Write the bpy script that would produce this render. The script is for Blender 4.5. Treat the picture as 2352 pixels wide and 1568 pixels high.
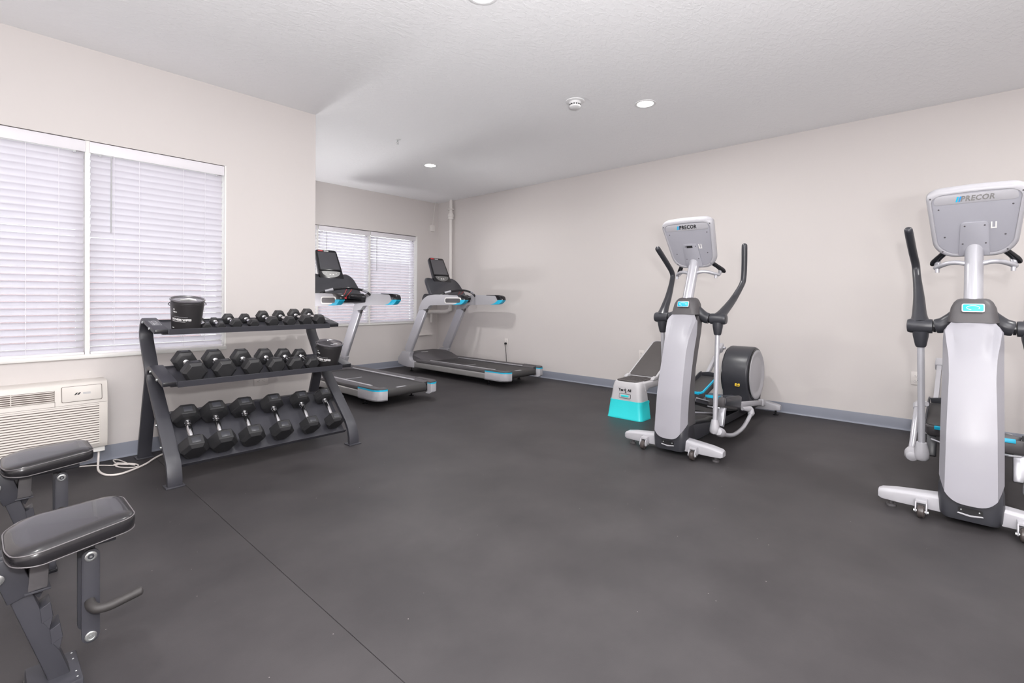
import bpy, bmesh, math, random
from mathutils import Vector, Matrix
random.seed(7)
S = bpy.context.scene
for o in list(bpy.data.objects): bpy.data.objects.remove(o)
COL = S.collection
PI = math.pi

# ---------------------------------------------------------------- camera
H = 1.15
a, b, r = math.radians(42.197), math.radians(.404), math.radians(.361)
R0 = Vector((math.sin(a), -math.cos(a), 0))
FW = Vector((math.cos(a)*math.cos(b), math.sin(a)*math.cos(b), -math.sin(b)))
U0 = R0.cross(FW)
RV = R0*math.cos(r)+U0*math.sin(r)
UV = U0*math.cos(r)-R0*math.sin(r)
cd = bpy.data.cameras.new('camera'); cam = bpy.data.objects.new('camera', cd); COL.objects.link(cam)
M = Matrix((( RV.x, UV.x, -FW.x, 0), (RV.y, UV.y, -FW.y, 0), (RV.z, UV.z, -FW.z, H), (0, 0, 0, 1)))
cam.matrix_world = M
cd.sensor_width = 36; cd.sensor_fit = 'HORIZONTAL'
cd.lens = 1117.53/2352*36
cd.shift_y = -(784-693.281)/2352
cd.clip_start = .02
S.camera = cam

# ---------------------------------------------------------------- world, exposure
S.view_settings.view_transform = 'Standard'; S.view_settings.look = 'None'
S.view_settings.gamma = 1; S.view_settings.use_curve_mapping = False
S.view_settings.exposure = 0.03
W = bpy.data.worlds.new('world'); S.world = W; W.use_nodes = True
bg = W.node_tree.nodes['Background']; bg.inputs[0].default_value = (.95, .97, 1.0, 1); bg.inputs[1].default_value = 5.6

def lamp(name, kind, loc, power, size=.1, color=(1, 1, 1), rot=(0, 0, 0), spread=PI):
    l = bpy.data.lights.new(name, kind); l.energy = power; l.color = color
    if kind == 'AREA': l.shape = 'DISK'; l.size = size; l.spread = spread
    else: l.shadow_soft_size = size
    o = bpy.data.objects.new(name, l); o.location = loc; o.rotation_euler = rot; COL.objects.link(o); return o
# the photographer's flash, held just above and to the right of the camera
FLASH = lamp('camera_flash', 'POINT', (-.02, -.12, 1.43), 155, .05, (1, .985, .97))
# and the strobe it is paired with, bounced off the ceiling from behind the camera
BD = Vector((.741*.20, .672*.20, .98))
ST = lamp('bounce_strobe', 'AREA', (-.55, -.70, 1.15), 215, .40, (1, .99, 1.0), BD.to_track_quat('-Z', 'Y').to_euler(), math.radians(164))
# unseen fill lamp added in the far recess, aimed up to brighten the ceiling
lamp('recess_fill', 'AREA', (2.27, 6.15, .30), 30, .40, (1, .99, 1.0), Vector((.12, .0, .99)).to_track_quat('-Z', 'Y').to_euler(), PI)
DOWN_W = 24
DOWN = [(3.895, 4.953), (3.888, 1.986), (1.898, 1.957), (1.898, -1.0), (3.888, -1.0), (0.0, 1.957), (0.0, -1.0)]

# ---------------------------------------------------------------- materials
def mat(name, col, rough=.5, metal=0, spec=.5, bump=None, emit=None, coat=0, noise=None, trans=None):
    m = bpy.data.materials.new(name); m.use_nodes = True; nt = m.node_tree; p = nt.nodes['Principled BSDF']
    p.inputs['Base Color'].default_value = (*col, 1); p.inputs['Roughness'].default_value = rough
    p.inputs['Metallic'].default_value = metal; p.inputs['Specular IOR Level'].default_value = spec
    p.inputs['Coat Weight'].default_value = coat
    tc = nt.nodes.new('ShaderNodeTexCoord')
    if noise:                                    # (scale, amount)
        n = nt.nodes.new('ShaderNodeTexNoise'); n.inputs['Scale'].default_value = noise[0]; n.inputs['Detail'].default_value = 5
        nt.links.new(tc.outputs['Object'], n.inputs['Vector'])
        mx = nt.nodes.new('ShaderNodeMix'); mx.data_type = 'RGBA'
        mx.inputs['A'].default_value = (*[c*(1-noise[1]) for c in col], 1); mx.inputs['B'].default_value = (*[min(1, c*(1+noise[1])) for c in col], 1)
        nt.links.new(n.outputs['Fac'], mx.inputs['Factor']); nt.links.new(mx.outputs['Result'], p.inputs['Base Color'])
    if bump:                                     # (scale, strength, distance)
        n = nt.nodes.new('ShaderNodeTexNoise'); n.inputs['Scale'].default_value = bump[0]; n.inputs['Detail'].default_value = 4
        nt.links.new(tc.outputs['Object'], n.inputs['Vector'])
        bb = nt.nodes.new('ShaderNodeBump'); bb.inputs['Strength'].default_value = bump[1]; bb.inputs['Distance'].default_value = bump[2]
        nt.links.new(n.outputs['Fac'], bb.inputs['Height']); nt.links.new(bb.outputs['Normal'], p.inputs['Normal'])
    if emit: p.inputs['Emission Color'].default_value = (*emit[0], 1); p.inputs['Emission Strength'].default_value = emit[1]
    if trans:
        t = nt.nodes.new('ShaderNodeBsdfTranslucent'); t.inputs[0].default_value = (*trans[0], 1)
        ms = nt.nodes.new('ShaderNodeMixShader'); ms.inputs[0].default_value = trans[1]
        nt.links.new(p.outputs[0], ms.inputs[1]); nt.links.new(t.outputs[0], ms.inputs[2])
        nt.links.new(ms.outputs[0], nt.nodes['Material Output'].inputs[0])
    return m
m_wall = mat('wall_paint', (.635, .600, .588), .85, spec=.2, bump=(260, .06, .001), noise=(1.2, .012))
m_ceil = mat('ceiling_knockdown', (.92, .92, .935), .9, spec=.15)
m_rubber = mat('rubber_floor', (.082, .074, .078), .53, spec=.42)
m_slab = mat('floor_slab', (.05, .05, .05), .9)
m_base = mat('vinyl_baseboard', (.235, .25, .30), .45, spec=.4)
m_white = mat('white_trim', (.80, .79, .77), .45, noise=(9, .02))
m_slat = mat('blind_slat', (.80, .79, .82), .42, noise=(5, .02), trans=((.92, .90, .94), .62))
m_blind = mat('blind_rail', (.74, .72, .76), .4, noise=(5, .02))
m_pipew = mat('painted_pipe', (.72, .69, .67), .55, noise=(9, .02))
m_outside = mat('outside_stucco', (.26, .19, .20), .9, noise=(2, .1))
m_ground = mat('outside_concrete', (.5, .48, .47), .9, noise=(2, .1))
m_beige = mat('ac_beige_plastic', (.70, .66, .62), .45, noise=(6, .02))
m_acdark = mat('ac_grille_dark', (.16, .13, .115), .6, noise=(6, .05))
m_black = mat('black_powdercoat', (.040, .040, .049), .42, spec=.5, bump=(900, .12, .0006), noise=(8, .08))
m_hex = mat('dumbbell_rubber', (.019, .019, .021), .48, spec=.5, bump=(500, .1, .0005), noise=(20, .1))
m_chrome = mat('chrome', (.75, .75, .77), .14, metal=1, noise=(30, .05))
m_zinc = mat('zinc_bolt', (.66, .68, .68), .3, metal=1, noise=(60, .1))
m_silver = mat('silver_plastic', (.43, .425, .455), .36, spec=.5, noise=(7, .02))
m_cowl = mat('tower_cowl_silver', (.345, .34, .375), .36, spec=.5, noise=(5, .015))
m_tube = mat('satin_tube', (.50, .50, .54), .30, metal=.35, noise=(9, .03))
m_steel = mat('bead_blasted_steel', (.32, .315, .31), .4, metal=.4, noise=(14, .04))
m_panel = mat('console_back_grey', (.345, .345, .385), .42, noise=(7, .02))
m_dark = mat('dark_plastic', (.040, .041, .049), .34, spec=.5, noise=(9, .06))
m_dgrey = mat('charcoal_plastic', (.085, .08, .085), .5, noise=(9, .06))
m_blackp = mat('gloss_black_plastic', (.012, .012, .015), .22, spec=.5, noise=(9, .05))
m_belt = mat('treadmill_belt', (.045, .043, .044), .55, bump=(700, .2, .0006), noise=(12, .08))
m_foam = mat('foam_grip', (.032, .029, .029), .6, noise=(40, .1))
m_cyan = mat('cyan_rubber', (.012, .47, .72), .4, noise=(20, .03))
m_turq = mat('turquoise_plastic', (.035, .70, .74), .38, noise=(8, .02))
m_stepg = mat('step_grey_plastic', (.50, .49, .51), .42, noise=(8, .02))
m_mat = mat('step_mat_rubber', (.075, .068, .068), .6, noise=(20, .08))
m_leather = mat('black_vinyl_upholstery', (.014, .013, .015), .27, spec=.5, coat=.25, bump=(45, .05, .002), noise=(9, .08))
m_pipe = mat('piping', (.12, .11, .115), .35, noise=(30, .08))
m_screen = mat('screen_glass', (.055, .055, .065), .07, spec=.9, coat=1, noise=(8, .03))
m_pad = mat('key_panel', (.15, .15, .15), .35, noise=(30, .1))
m_key = mat('light_keys', (.65, .65, .65), .4, noise=(30, .05))
m_red = mat('red_plastic', (.62, .04, .045), .4, noise=(30, .05))
m_yellow = mat('yellow_sticker', (.86, .56, .02), .5, noise=(30, .03))
m_ink = mat('black_ink', (.012, .012, .014), .5, noise=(30, .05))
m_wink = mat('white_ink', (.85, .85, .85), .5, noise=(30, .02))
m_gink = mat('grey_ink', (.42, .42, .44), .5, noise=(30, .02))
m_blueink = mat('blue_ink', (.03, .30, .70), .5, noise=(30, .03))
m_bucket = mat('bucket_black', (.030, .028, .030), .33, spec=.5, noise=(9, .08))
m_lid = mat('bucket_lid_clear_grey', (.09, .085, .095), .12, spec=.8, coat=.6, noise=(9, .15))
m_cord = mat('white_cord', (.78, .73, .70), .45, noise=(30, .03))
m_bcord = mat('black_cord', (.012, .012, .012), .4, noise=(30, .05))
m_plate = mat('outlet_plate', (.72, .68, .66), .4, noise=(30, .02))
m_lens = mat('lit_lens', (1, 1, 1), .5, emit=((1, .985, .95), 14), noise=(3, .01))
m_detector = mat('detector_white', (.80, .80, .81), .45, noise=(30, .02))
m_tyre = mat('caster_tyre', (.06, .05, .048), .3, noise=(30, .1))

# glass: a thin clear pane
m_glass = bpy.data.materials.new('window_glass'); m_glass.use_nodes = True
nt = m_glass.node_tree; nt.nodes.clear()
o_ = nt.nodes.new('ShaderNodeOutputMaterial'); tb = nt.nodes.new('ShaderNodeBsdfTransparent'); gb = nt.nodes.new('ShaderNodeBsdfGlossy')
tb.inputs[0].default_value = (.95, .97, .96, 1); gb.inputs['Roughness'].default_value = .02
fr = nt.nodes.new('ShaderNodeFresnel'); mx = nt.nodes.new('ShaderNodeMixShader')
nt.links.new(fr.outputs[0], mx.inputs[0]); nt.links.new(tb.outputs[0], mx.inputs[1]); nt.links.new(gb.outputs[0], mx.inputs[2]); nt.links.new(mx.outputs[0], o_.inputs[0])

# ceiling: knock-down texture
nt = m_ceil.node_tree; p = nt.nodes['Principled BSDF']; tc = nt.nodes['Texture Coordinate']
mp = nt.nodes.new('ShaderNodeMapping'); mp.inputs['Scale'].default_value = (1, 1.6, 1); nt.links.new(tc.outputs['Object'], mp.inputs[0])
n1 = nt.nodes.new('ShaderNodeTexNoise'); n1.inputs['Scale'].default_value = 22; n1.inputs['Detail'].default_value = 3; n1.inputs['Distortion'].default_value = .6
nt.links.new(mp.outputs[0], n1.inputs['Vector'])
cr_ = nt.nodes.new('ShaderNodeValToRGB'); cr_.color_ramp.elements[0].position = .46; cr_.color_ramp.elements[1].position = .58
nt.links.new(n1.outputs['Fac'], cr_.inputs[0])
bb = nt.nodes.new('ShaderNodeBump'); bb.inputs['Strength'].default_value = .35; bb.inputs['Distance'].default_value = .0022
nt.links.new(cr_.outputs[0], bb.inputs['Height']); nt.links.new(bb.outputs[0], p.inputs['Normal'])

# rubber floor: cloudy scuffs, pale flecks, fine grain
nt = m_rubber.node_tree; p = nt.nodes['Principled BSDF']; tc = nt.nodes['Texture Coordinate']
geo = nt.nodes.new('ShaderNodeNewGeometry')
n1 = nt.nodes.new('ShaderNodeTexNoise'); n1.inputs['Scale'].default_value = 2.2; n1.inputs['Detail'].default_value = 6; n1.inputs['Roughness'].default_value = .6
nt.links.new(geo.outputs['Position'], n1.inputs['Vector'])
mA = nt.nodes.new('ShaderNodeMix'); mA.data_type = 'RGBA'; mA.inputs['A'].default_value = (.030, .0272, .0292, 1); mA.inputs['B'].default_value = (.047, .0428, .0450, 1)
rmp = nt.nodes.new('ShaderNodeMapRange'); rmp.inputs[1].default_value = .35; rmp.inputs[2].default_value = .7
nt.links.new(n1.outputs['Fac'], rmp.inputs[0]); nt.links.new(rmp.outputs[0], mA.inputs['Factor'])
vo = nt.nodes.new('ShaderNodeTexVoronoi'); vo.inputs['Scale'].default_value = 11
nt.links.new(geo.outputs['Position'], vo.inputs['Vector'])
lt = nt.nodes.new('ShaderNodeMath'); lt.operation = 'LESS_THAN'; lt.inputs[1].default_value = .022
nt.links.new(vo.outputs['Distance'], lt.inputs[0])
mB = nt.nodes.new('ShaderNodeMix'); mB.data_type = 'RGBA'; mB.inputs['B'].default_value = (.30, .28, .27, 1)
nt.links.new(mA.outputs['Result'], mB.inputs['A']); nt.links.new(lt.outputs[0], mB.inputs['Factor']); nt.links.new(mB.outputs['Result'], p.inputs['Base Color'])
n2 = nt.nodes.new('ShaderNodeTexNoise'); n2.inputs['Scale'].default_value = 320; nt.links.new(geo.outputs['Position'], n2.inputs['Vector'])
bb = nt.nodes.new('ShaderNodeBump'); bb.inputs['Strength'].default_value = .25; bb.inputs['Distance'].default_value = .0008
nt.links.new(n2.outputs['Fac'], bb.inputs['Height']); nt.links.new(bb.outputs[0], p.inputs['Normal'])

# ---------------------------------------------------------------- mesh helpers
class MB:
    def __init__(s): s.v = []; s.f = []
    def add(s, vs, fs):
        o = len(s.v); s.v += [tuple(v) for v in vs]; s.f += [tuple(i+o for i in f) for f in fs]; return s
    def box(s, x0, x1, y0, y1, z0, z1, m=None):
        vs = [Vector((x, y, z)) for z in (z0, z1) for y in (y0, y1) for x in (x0, x1)]
        if m: vs = [m @ v for v in vs]
        return s.add(vs, [(0, 2, 3, 1), (4, 5, 7, 6), (0, 1, 5, 4), (2, 6, 7, 3), (0, 4, 6, 2), (1, 3, 7, 5)])
    def loft(s, rings, caps=True, closed=True):
        n = len(rings[0]); vs = [p for r_ in rings for p in r_]; fs = []
        for k in range(len(rings)-1):
            for i in range(n if closed else n-1):
                j = (i+1) % n; fs.append((k*n+i, k*n+j, (k+1)*n+j, (k+1)*n+i))
        if caps and closed: fs.append(tuple(range(n-1, -1, -1))); fs.append(tuple((len(rings)-1)*n+i for i in range(n)))
        return s.add(vs, fs)
    def tube(s, pts, rad, n=12, caps=True):
        pts = [Vector(p) for p in pts]; N = len(pts); rad = rad if isinstance(rad, (list, tuple)) else [rad]*N
        T = [(pts[min(i+1, N-1)]-pts[max(i-1, 0)]).normalized() for i in range(N)]
        u = T[0].orthogonal().normalized(); rings = []
        for i in range(N):
            u = (u-T[i]*u.dot(T[i])).normalized(); w = T[i].cross(u)
            rings.append([pts[i]+(u*math.cos(2*PI*k/n)+w*math.sin(2*PI*k/n))*rad[i] for k in range(n)])
        return s.loft(rings, caps)
    def bar(s, pts, side, w, t):                 # rectangular section swept; side = unit vector of the width
        pts = [Vector(p) for p in pts]; side = Vector(side).normalized(); N = len(pts); rings = []
        w = w if isinstance(w, (list, tuple)) else [w]*N; t = t if isinstance(t, (list, tuple)) else [t]*N
        for i in range(N):
            T = (pts[min(i+1, N-1)]-pts[max(i-1, 0)]).normalized(); nn = T.cross(side).normalized()
            rings.append([pts[i]+side*(sx*w[i]/2)+nn*(sy*t[i]/2) for sx, sy in ((-1, -1), (1, -1), (1, 1), (-1, 1))])
        return s.loft(rings)
    def prism(s, poly, axis, a0, a1, m=None):    # poly in the plane of the two other axes
        def P(q, h):
            v = {'x': (h, q[0], q[1]), 'y': (q[0], h, q[1]), 'z': (q[0], q[1], h)}[axis]; v = Vector(v)
            return m @ v if m else v
        return s.loft([[P(q, a0) for q in poly], [P(q, a1) for q in poly]])
    def lathe(s, prof, c=(0, 0, 0), axis='z', n=24, m=None, caps=True):
        c = Vector(c); rings = []
        for (rr, h) in prof:
            ring = []
            for k in range(n):
                x, y = rr*math.cos(2*PI*k/n), rr*math.sin(2*PI*k/n)
                v = Vector({'z': (x, y, h), 'y': (x, h, y), 'x': (h, x, y)}[axis]); v = (m @ v) if m else v
                ring.append(c+v)
            rings.append(ring)
        return s.loft(rings, caps)
    def build(s, name, m, parent=None, bevel=0, seg=2, smooth=38, label=None):
        me = bpy.data.meshes.new(name); bm = bmesh.new(); vs = [bm.verts.new(v) for v in s.v]
        for f in s.f:
            try: bm.faces.new([vs[i] for i in f])
            except ValueError: pass
        bmesh.ops.recalc_face_normals(bm, faces=bm.faces)
        if bevel:
            ed = [e for e in bm.edges if len(e.link_faces) == 2 and e.calc_face_angle(0) > math.radians(25)]
            bmesh.ops.bevel(bm, geom=ed, offset=bevel, segments=seg, profile=.5, affect='EDGES', clamp_overlap=True)
        for f in bm.faces: f.smooth = True
        bm.to_mesh(me); bm.free(); me.set_sharp_from_angle(angle=math.radians(smooth)); me.materials.append(m)
        ob = bpy.data.objects.new(name, me); COL.objects.link(ob); ob.parent = parent
        if label: ob['label'] = label
        return ob
def tag(o, label=None, cat=None, group=None, kind=None):
    if label: o['label'] = label
    if cat: o['category'] = cat
    if group: o['group'] = group
    if kind: o['kind'] = kind
    return o
def thing(name, label, cat, loc=(0, 0, 0), rz=0, group=None):
    o = bpy.data.objects.new(name, None); o.empty_display_size = .05; o.location = loc; o.rotation_euler = (0, 0, rz); COL.objects.link(o)
    return tag(o, label, cat, group)
def dup(o, loc=None, label=None, parent=None, group=None):
    c = o.copy(); COL.objects.link(c); c.parent = parent
    if loc is not None: c.location = loc
    if label: c['label'] = label
    if group: c['group'] = group
    for ch in list(o.children): dup(ch, parent=c)
    return c
def rpoly(pts, rad, n=5):                         # round the corners of a 2-D polygon
    out = []; N = len(pts); rad = rad if isinstance(rad, (list, tuple)) else [rad]*N
    for i in range(N):
        p = Vector(pts[i]); A = Vector(pts[i-1])-p; B = Vector(pts[(i+1) % N])-p; rr = rad[i]
        if rr <= 0: out.append(tuple(p)); continue
        t = min(rr, A.length*.49, B.length*.49); A = p+A.normalized()*t; B = p+B.normalized()*t
        for k in range(n+1):
            q = k/n; out.append(tuple(A*(1-q)**2+p*2*q*(1-q)+B*q*q))
    return out
def cr(pts, n=6):                                 # Catmull-Rom through the points
    P = [Vector(p) for p in pts]; P = [P[0]*2-P[1]]+P+[P[-1]*2-P[-2]]; out = []
    for i in range(1, len(P)-2):
        for k in range(n):
            t = k/n; out.append(.5*((2*P[i])+(P[i+1]-P[i-1])*t+(2*P[i-1]-5*P[i]+4*P[i+1]-P[i+2])*t*t+(3*P[i]-P[i-1]-3*P[i+1]+P[i+2])*t**3))
    out.append(P[-2]); return out
def lerp(x, xs, ys):
    if x <= xs[0]: return ys[0]
    for i in range(1, len(xs)):
        if x <= xs[i]: return ys[i-1]+(ys[i]-ys[i-1])*(x-xs[i-1])/(xs[i]-xs[i-1])
    return ys[-1]
def text(body, size, m, name, parent, mtx, ext=.0006, wrap=None, shear=0, bold=0, align='CENTER', space=1):
    c = bpy.data.curves.new(name, 'FONT'); c.body = body; c.size = size; c.extrude = ext; c.align_x = align; c.align_y = 'CENTER'
    c.shear = shear; c.offset = bold; c.space_character = space; c.resolution_u = 2
    o = bpy.data.objects.new('tmp', c); me = bpy.data.meshes.new_from_object(o)
    bpy.data.objects.remove(o); bpy.data.curves.remove(c)
    for v in me.vertices: v.co = (wrap(v.co) if wrap else mtx @ v.co)
    me.materials.clear(); me.materials.append(m)
    ob = bpy.data.objects.new(name, me); COL.objects.link(ob); ob.parent = parent; return ob
def frame(o, xa, ya):                              # matrix with x axis, y axis, origin
    xa = Vector(xa).normalized(); ya = Vector(ya); ya = (ya-xa*ya.dot(xa)).normalized(); za = xa.cross(ya); o = Vector(o)
    return Matrix(((xa.x, ya.x, za.x, o.x), (xa.y, ya.y, za.y, o.y), (xa.z, ya.z, za.z, o.z), (0, 0, 0, 1)))
def struct(o): o['kind'] = 'structure'; return o

# ---------------------------------------------------------------- room shell
XR, YL, YF, HC, XC = 5.567, 4.394, 6.851, 2.839, 2.121
X0, Y0 = -1.9, -2.9
fl = struct(MB().box(X0, XR+.2, Y0, YF+.2, -.12, -.010).build('floor', m_slab))
seams = [X0, .861, XR]
for k in range(len(seams)-1):
    MB().box(seams[k]+.0008, seams[k+1]-.0008, Y0, YF if k else YL, -.0098, 0).build('rubber_sheet', m_rubber, fl, bevel=.0012, seg=1)
struct(MB().box(X0, XR+.2, Y0, YF+.2, HC, HC+.1).build('ceiling', m_ceil))
struct(MB().box(XR, XR+.15, Y0, YF+.2, 0, HC).build('wall_right', m_wall))
LW = (-.37, 1.374, .722, 2.213)                    # left window opening x0 x1 z0 z1
FWN = (2.50, 5.118, .715, 2.212)
def wall_with_hole(name, x0, x1, y, t, hole):
    hx0, hx1, hz0, hz1 = hole
    m_ = MB(); m_.box(x0, hx0, y, y+t, 0, HC); m_.box(hx1, x1, y, y+t, 0, HC); m_.box(hx0, hx1, y, y+t, 0, hz0); m_.box(hx0, hx1, y, y+t, hz1, HC)
    return struct(m_.build(name, m_wall))
wall_with_hole('wall_left', X0, XC, YL, .2, LW)
wall_with_hole('wall_far', XC-.2, XR, YF, .2, FWN)
struct(MB().box(XC-.2, XC, YL+.2, YF, 0, HC).build('wall_return', m_wall))
def baseboard(name, x0, x1, y0, y1, ax, sgn):      # coved vinyl base, 10 cm
    prof = [(0, 0), (.016, 0), (.013, .006), (.006, .013), (.004, .03), (.004, .098), (.002, .103), (0, .103)]
    m_ = MB()
    if ax == 'x': m_.loft([[(x, y0+sgn*d, z) for d, z in prof] for x in (x0, x1)])
    else: m_.loft([[(x0+sgn*d, y, z) for d, z in prof] for y in (y0, y1)])
    struct(m_.build(name, m_base))
baseboard('baseboard_left', X0, XC, YL, YL, 'x', -1)
baseboard('baseboard_far', XC, XR-.017, YF, YF, 'x', -1)
baseboard('baseboard_right', XR, XR, Y0, YF, 'y', -1)
baseboard('baseboard_return', XC, XC, YL, YF-.017, 'y', 1)

struct(MB().box(X0-.15, X0, Y0-.15, YL+.2, 0, HC).build('wall_back', m_wall))
struct(MB().box(X0, XR+.15, Y0-.15, Y0, 0, HC).build('wall_near', m_wall))
# windows: frame, sashes, panes, reveal lining and sill
def window(n, hole, y, nd, mull):
    x0, x1, z0, z1 = hole
    w = bpy.data.objects.new('window_%d' % n, None); COL.objects.link(w); w['kind'] = 'structure'
    w.location = ((x0+x1)/2, y+.16, z0); ox, oy, oz = w.location
    def B(*q): return MB().box(q[0]-ox, q[1]-ox, q[2]-oy, q[3]-oy, q[4]-oz, q[5]-oz)
    j = MB()
    for q in ((x0, x0+.012, y+.001, y+.19, z0, z1), (x1-.012, x1, y+.001, y+.19, z0, z1)):
        j.box(q[0]-ox, q[1]-ox, q[2]-oy, q[3]-oy, q[4]-oz, q[5]-oz)
    j.build('reveal_lining', m_white, w)
    B(x0-.0, x1+.0, y-.016, y+.13, z0-.0, z0+.028).build('sill', m_white, w, bevel=.004)
    fm = MB()
    for q in ((x0+.012, x1-.012, z0+.028, z0+.07), (x0+.012, x1-.012, z1-.045, z1)): fm.box(q[0]-ox, q[1]-ox, y+.13-oy, y+.19-oy, q[2]-oz, q[3]-oz)
    step = (x1-x0)/nd
    for k in range(nd+1):
        c = x0+step*k; fm.box(max(c-.03, x0+.012)-ox, min(c+.03, x1-.012)-ox, y+.13-oy, y+.19-oy, z0+.07-oz, z1-.045-oz)
    fm.build('window_frame', m_white, w)
    for k in range(nd):
        B(x0+step*k+.03, x0+step*(k+1)-.03, y+.158, y+.162, z0+.07, z1-.045).build('pane', m_glass, w)
    for c in mull:                                # white post seen between two blinds
        B(c-.0125, c+.0125, y+(.014 if n == 1 else .05), y+.13, z0+.028, z1).build('mullion', m_white, w)
    return w
window(1, LW, YL, 2, [.517])
window(2, FWN, YF, 3, [3.366, 4.228])
struct(MB().box(-12, 30, YF+.25, 40, -.5, -.1).build('ground', m_ground))
nb = thing('neighbouring_building', 'low pinkish wall outside, glimpsed through the blinds', 'building', (6, 15, -.1))
MB().box(-14, 14, 0, .3, 0, 2.5).build('wall', m_outside, nb); MB().box(-14.1, 14.1, -.1, .4, 2.5, 2.58).build('coping', m_ground, nb)

# ---------------------------------------------------------------- blinds
PITCH = .0445
slat_me = {}
def blind(label, x0, x1, y, z0, z1, wand=None, group=None, tilt=-53):
    w = x1-x0; t = thing('window_blind', label, 'blind', ((x0+x1)/2, y, z0), 0, group)
    MB().box(-w/2, w/2, -.028, .022, z1-.055-z0, z1-.004-z0).build('headrail', m_blind, t, bevel=.002)
    MB().box(-w/2-.004, w/2+.004, -.040, -.030, z1-.078-z0, z1-.002-z0).build('valance', m_blind, t, bevel=.003)
    key = (round(w, 3), tilt)
    if key not in slat_me:
        n = 6; ang = math.radians(tilt); W2 = .025; rings = []
        for k in range(n+1):
            q = -1+2*k/n; yy = q*W2; zz = .0035*(1-q*q)
            rings.append((yy*math.cos(ang)-zz*math.sin(ang), yy*math.sin(ang)+zz*math.cos(ang)))
        m_ = MB(); up = [(p_[0], p_[1]) for p_ in rings]; dn = [(p_[0]+.0011, p_[1]-.0011) for p_ in rings]
        sec = up+dn[::-1]
        m_.loft([[(x, s_[0], s_[1]) for s_ in sec] for x in (-w/2+.003, w/2-.003)])
        ob = m_.build('slat', m_slat, t, smooth=50); slat_me[key] = ob.data; first = ob
    else:
        first = bpy.data.objects.new('slat', slat_me[key]); COL.objects.link(first); first.parent = t
    zz = z1-.098-z0; first.location = (0, 0, zz); k = 0
    while zz > .055:
        zz -= PITCH; k += 1
        c = first.copy(); COL.objects.link(c); c.location = (0, 0, zz); c.rotation_euler = (random.uniform(-.02, .02), random.uniform(-.0015, .0015), 0)
    bz = zz-.028
    MB().box(-w/2+.002, w/2-.002, -.026, .026, bz, bz+.016).build('bottom_rail', m_blind, t, bevel=.003)
    for fx in (-w/2+.13, 0 if w < .8 else -w/6, w/6 if w >= .8 else .001, w/2-.13):
        m_ = MB()
        m_.box(fx-.0012, fx+.0012, -.0285, -.0273, bz+.01, z1-.08-z0); m_.box(fx-.0012, fx+.0012, .0265, .0277, bz+.01, z1-.08-z0)
        m_.build('ladder_cord', m_blind, t)
    MB().box(w/2-.06, w/2-.045, -.0325, -.028, z1-.093-z0, z1-.082-z0).box(-w/2+.045, -w/2+.06, -.0325, -.028, z1-.093-z0, z1-.082-z0).build('cord_lock', m_gink, t)
    if wand: MB().tube([(wand[0], -.045, z1-.085-z0), (wand[0]-.004, -.05, z1-wand[1]-z0)], .0042, 6).build('tilt_wand', m_gink, t)
    return t
g1 = 'blinds of the near left window'; g2 = 'blinds of the far window'
blind('white horizontal blind cut by the left photo edge', -.355, .503, YL+.042, .752, 2.21, None, g1)
blind('white horizontal blind with a hanging wand, behind the dumbbell rack', .531, 1.356, YL+.042, .752, 2.21, (-.30, .62), g1)
blind('white blind of the far window, mostly hidden by the wall corner', 2.515, 3.352, YF+.075, .745, 2.208, None, g2, -46)
blind('middle white blind of the far window, behind the left treadmill', 3.380, 4.214, YF+.075, .745, 2.208, (-.30, .62), g2, -46)
blind('white blind of the far window nearest the corner pipe', 4.242, 5.102, YF+.075, .745, 2.208, (-.33, .62), g2, -46)

# ---------------------------------------------------------------- ceiling fittings
LAB = {0: 'lit round recessed light over the far treadmills', 1: 'lit round recessed light beside the smoke detector', 2: 'lit round recessed light cut by the top photo edge'}
for k, (x, y) in enumerate(DOWN):
    if k < 3:
        t = thing('ceiling_light', LAB[k], 'light', (x, y, HC), 0, 'recessed ceiling lights')
    else:
        t = thing('ceiling_light', ['recessed ceiling light behind the photographer, right of the middle', 'recessed ceiling light at the near end of the right wall, out of frame', 'recessed ceiling light over the weight benches, out of frame', 'recessed ceiling light in the near left corner, out of frame'][k-3], 'light', (x, y, HC), 0, 'recessed ceiling lights')
    MB().lathe([(.067, 0), (.092, 0), (.091, -.004), (.080, -.0065), (.070, -.004), (.067, 0)]).build('trim_ring', m_detector, t)
    MB().lathe([(.0665, -.0002), (.0665, -.0028), (.001, -.0036)]).build('lens', m_lens, t)
    lamp('downlight_lamp', 'AREA', (x, y, HC-.012), DOWN_W, .13, (1, .985, .965))
t = thing('smoke_detector', 'white smoke detector on a round ceiling plate', 'smoke detector', (3.444, 2.41, HC))
MB().lathe([(.08, 0), (.08, -.006), (.074, -.009), (.052, -.009)], n=32).build('mounting_plate', m_detector, t)
MB().lathe([(.050, -.009), (.050, -.028), (.046, -.030), (.046, -.038), (.050, -.040), (.047, -.052), (.036, -.058), (.002, -.059)], n=32).build('housing', m_detector, t)
m_ = MB()
for k in range(14):
    q = 2*PI*k/14; mt = Matrix.Translation((0, 0, 0)) @ Matrix.Rotation(q, 4, 'Z'); m_.box(.0455, .0495, -.006, .006, -.038, -.0305, mt)
m_.build('vent_slot', m_ink, t)
t = thing('sprinkler_head', 'small chrome sprinkler head in the ceiling', 'sprinkler', (3.03, 4.41, HC))
MB().lathe([(.030, 0), (.029, -.003), (.015, -.006), (.010, -.004)]).build('escutcheon', m_detector, t)
m_ = MB().lathe([(.008, -.002), (.008, -.022), (.005, -.024)], n=12); m_.tube([(.006, 0, -.02), (.011, 0, -.032), (.003, 0, -.046)], .0022, 6); m_.tube([(-.006, 0, -.02), (-.011, 0, -.032), (-.003, 0, -.046)], .0022, 6)
m_.build('body', m_zinc, t)
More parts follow.
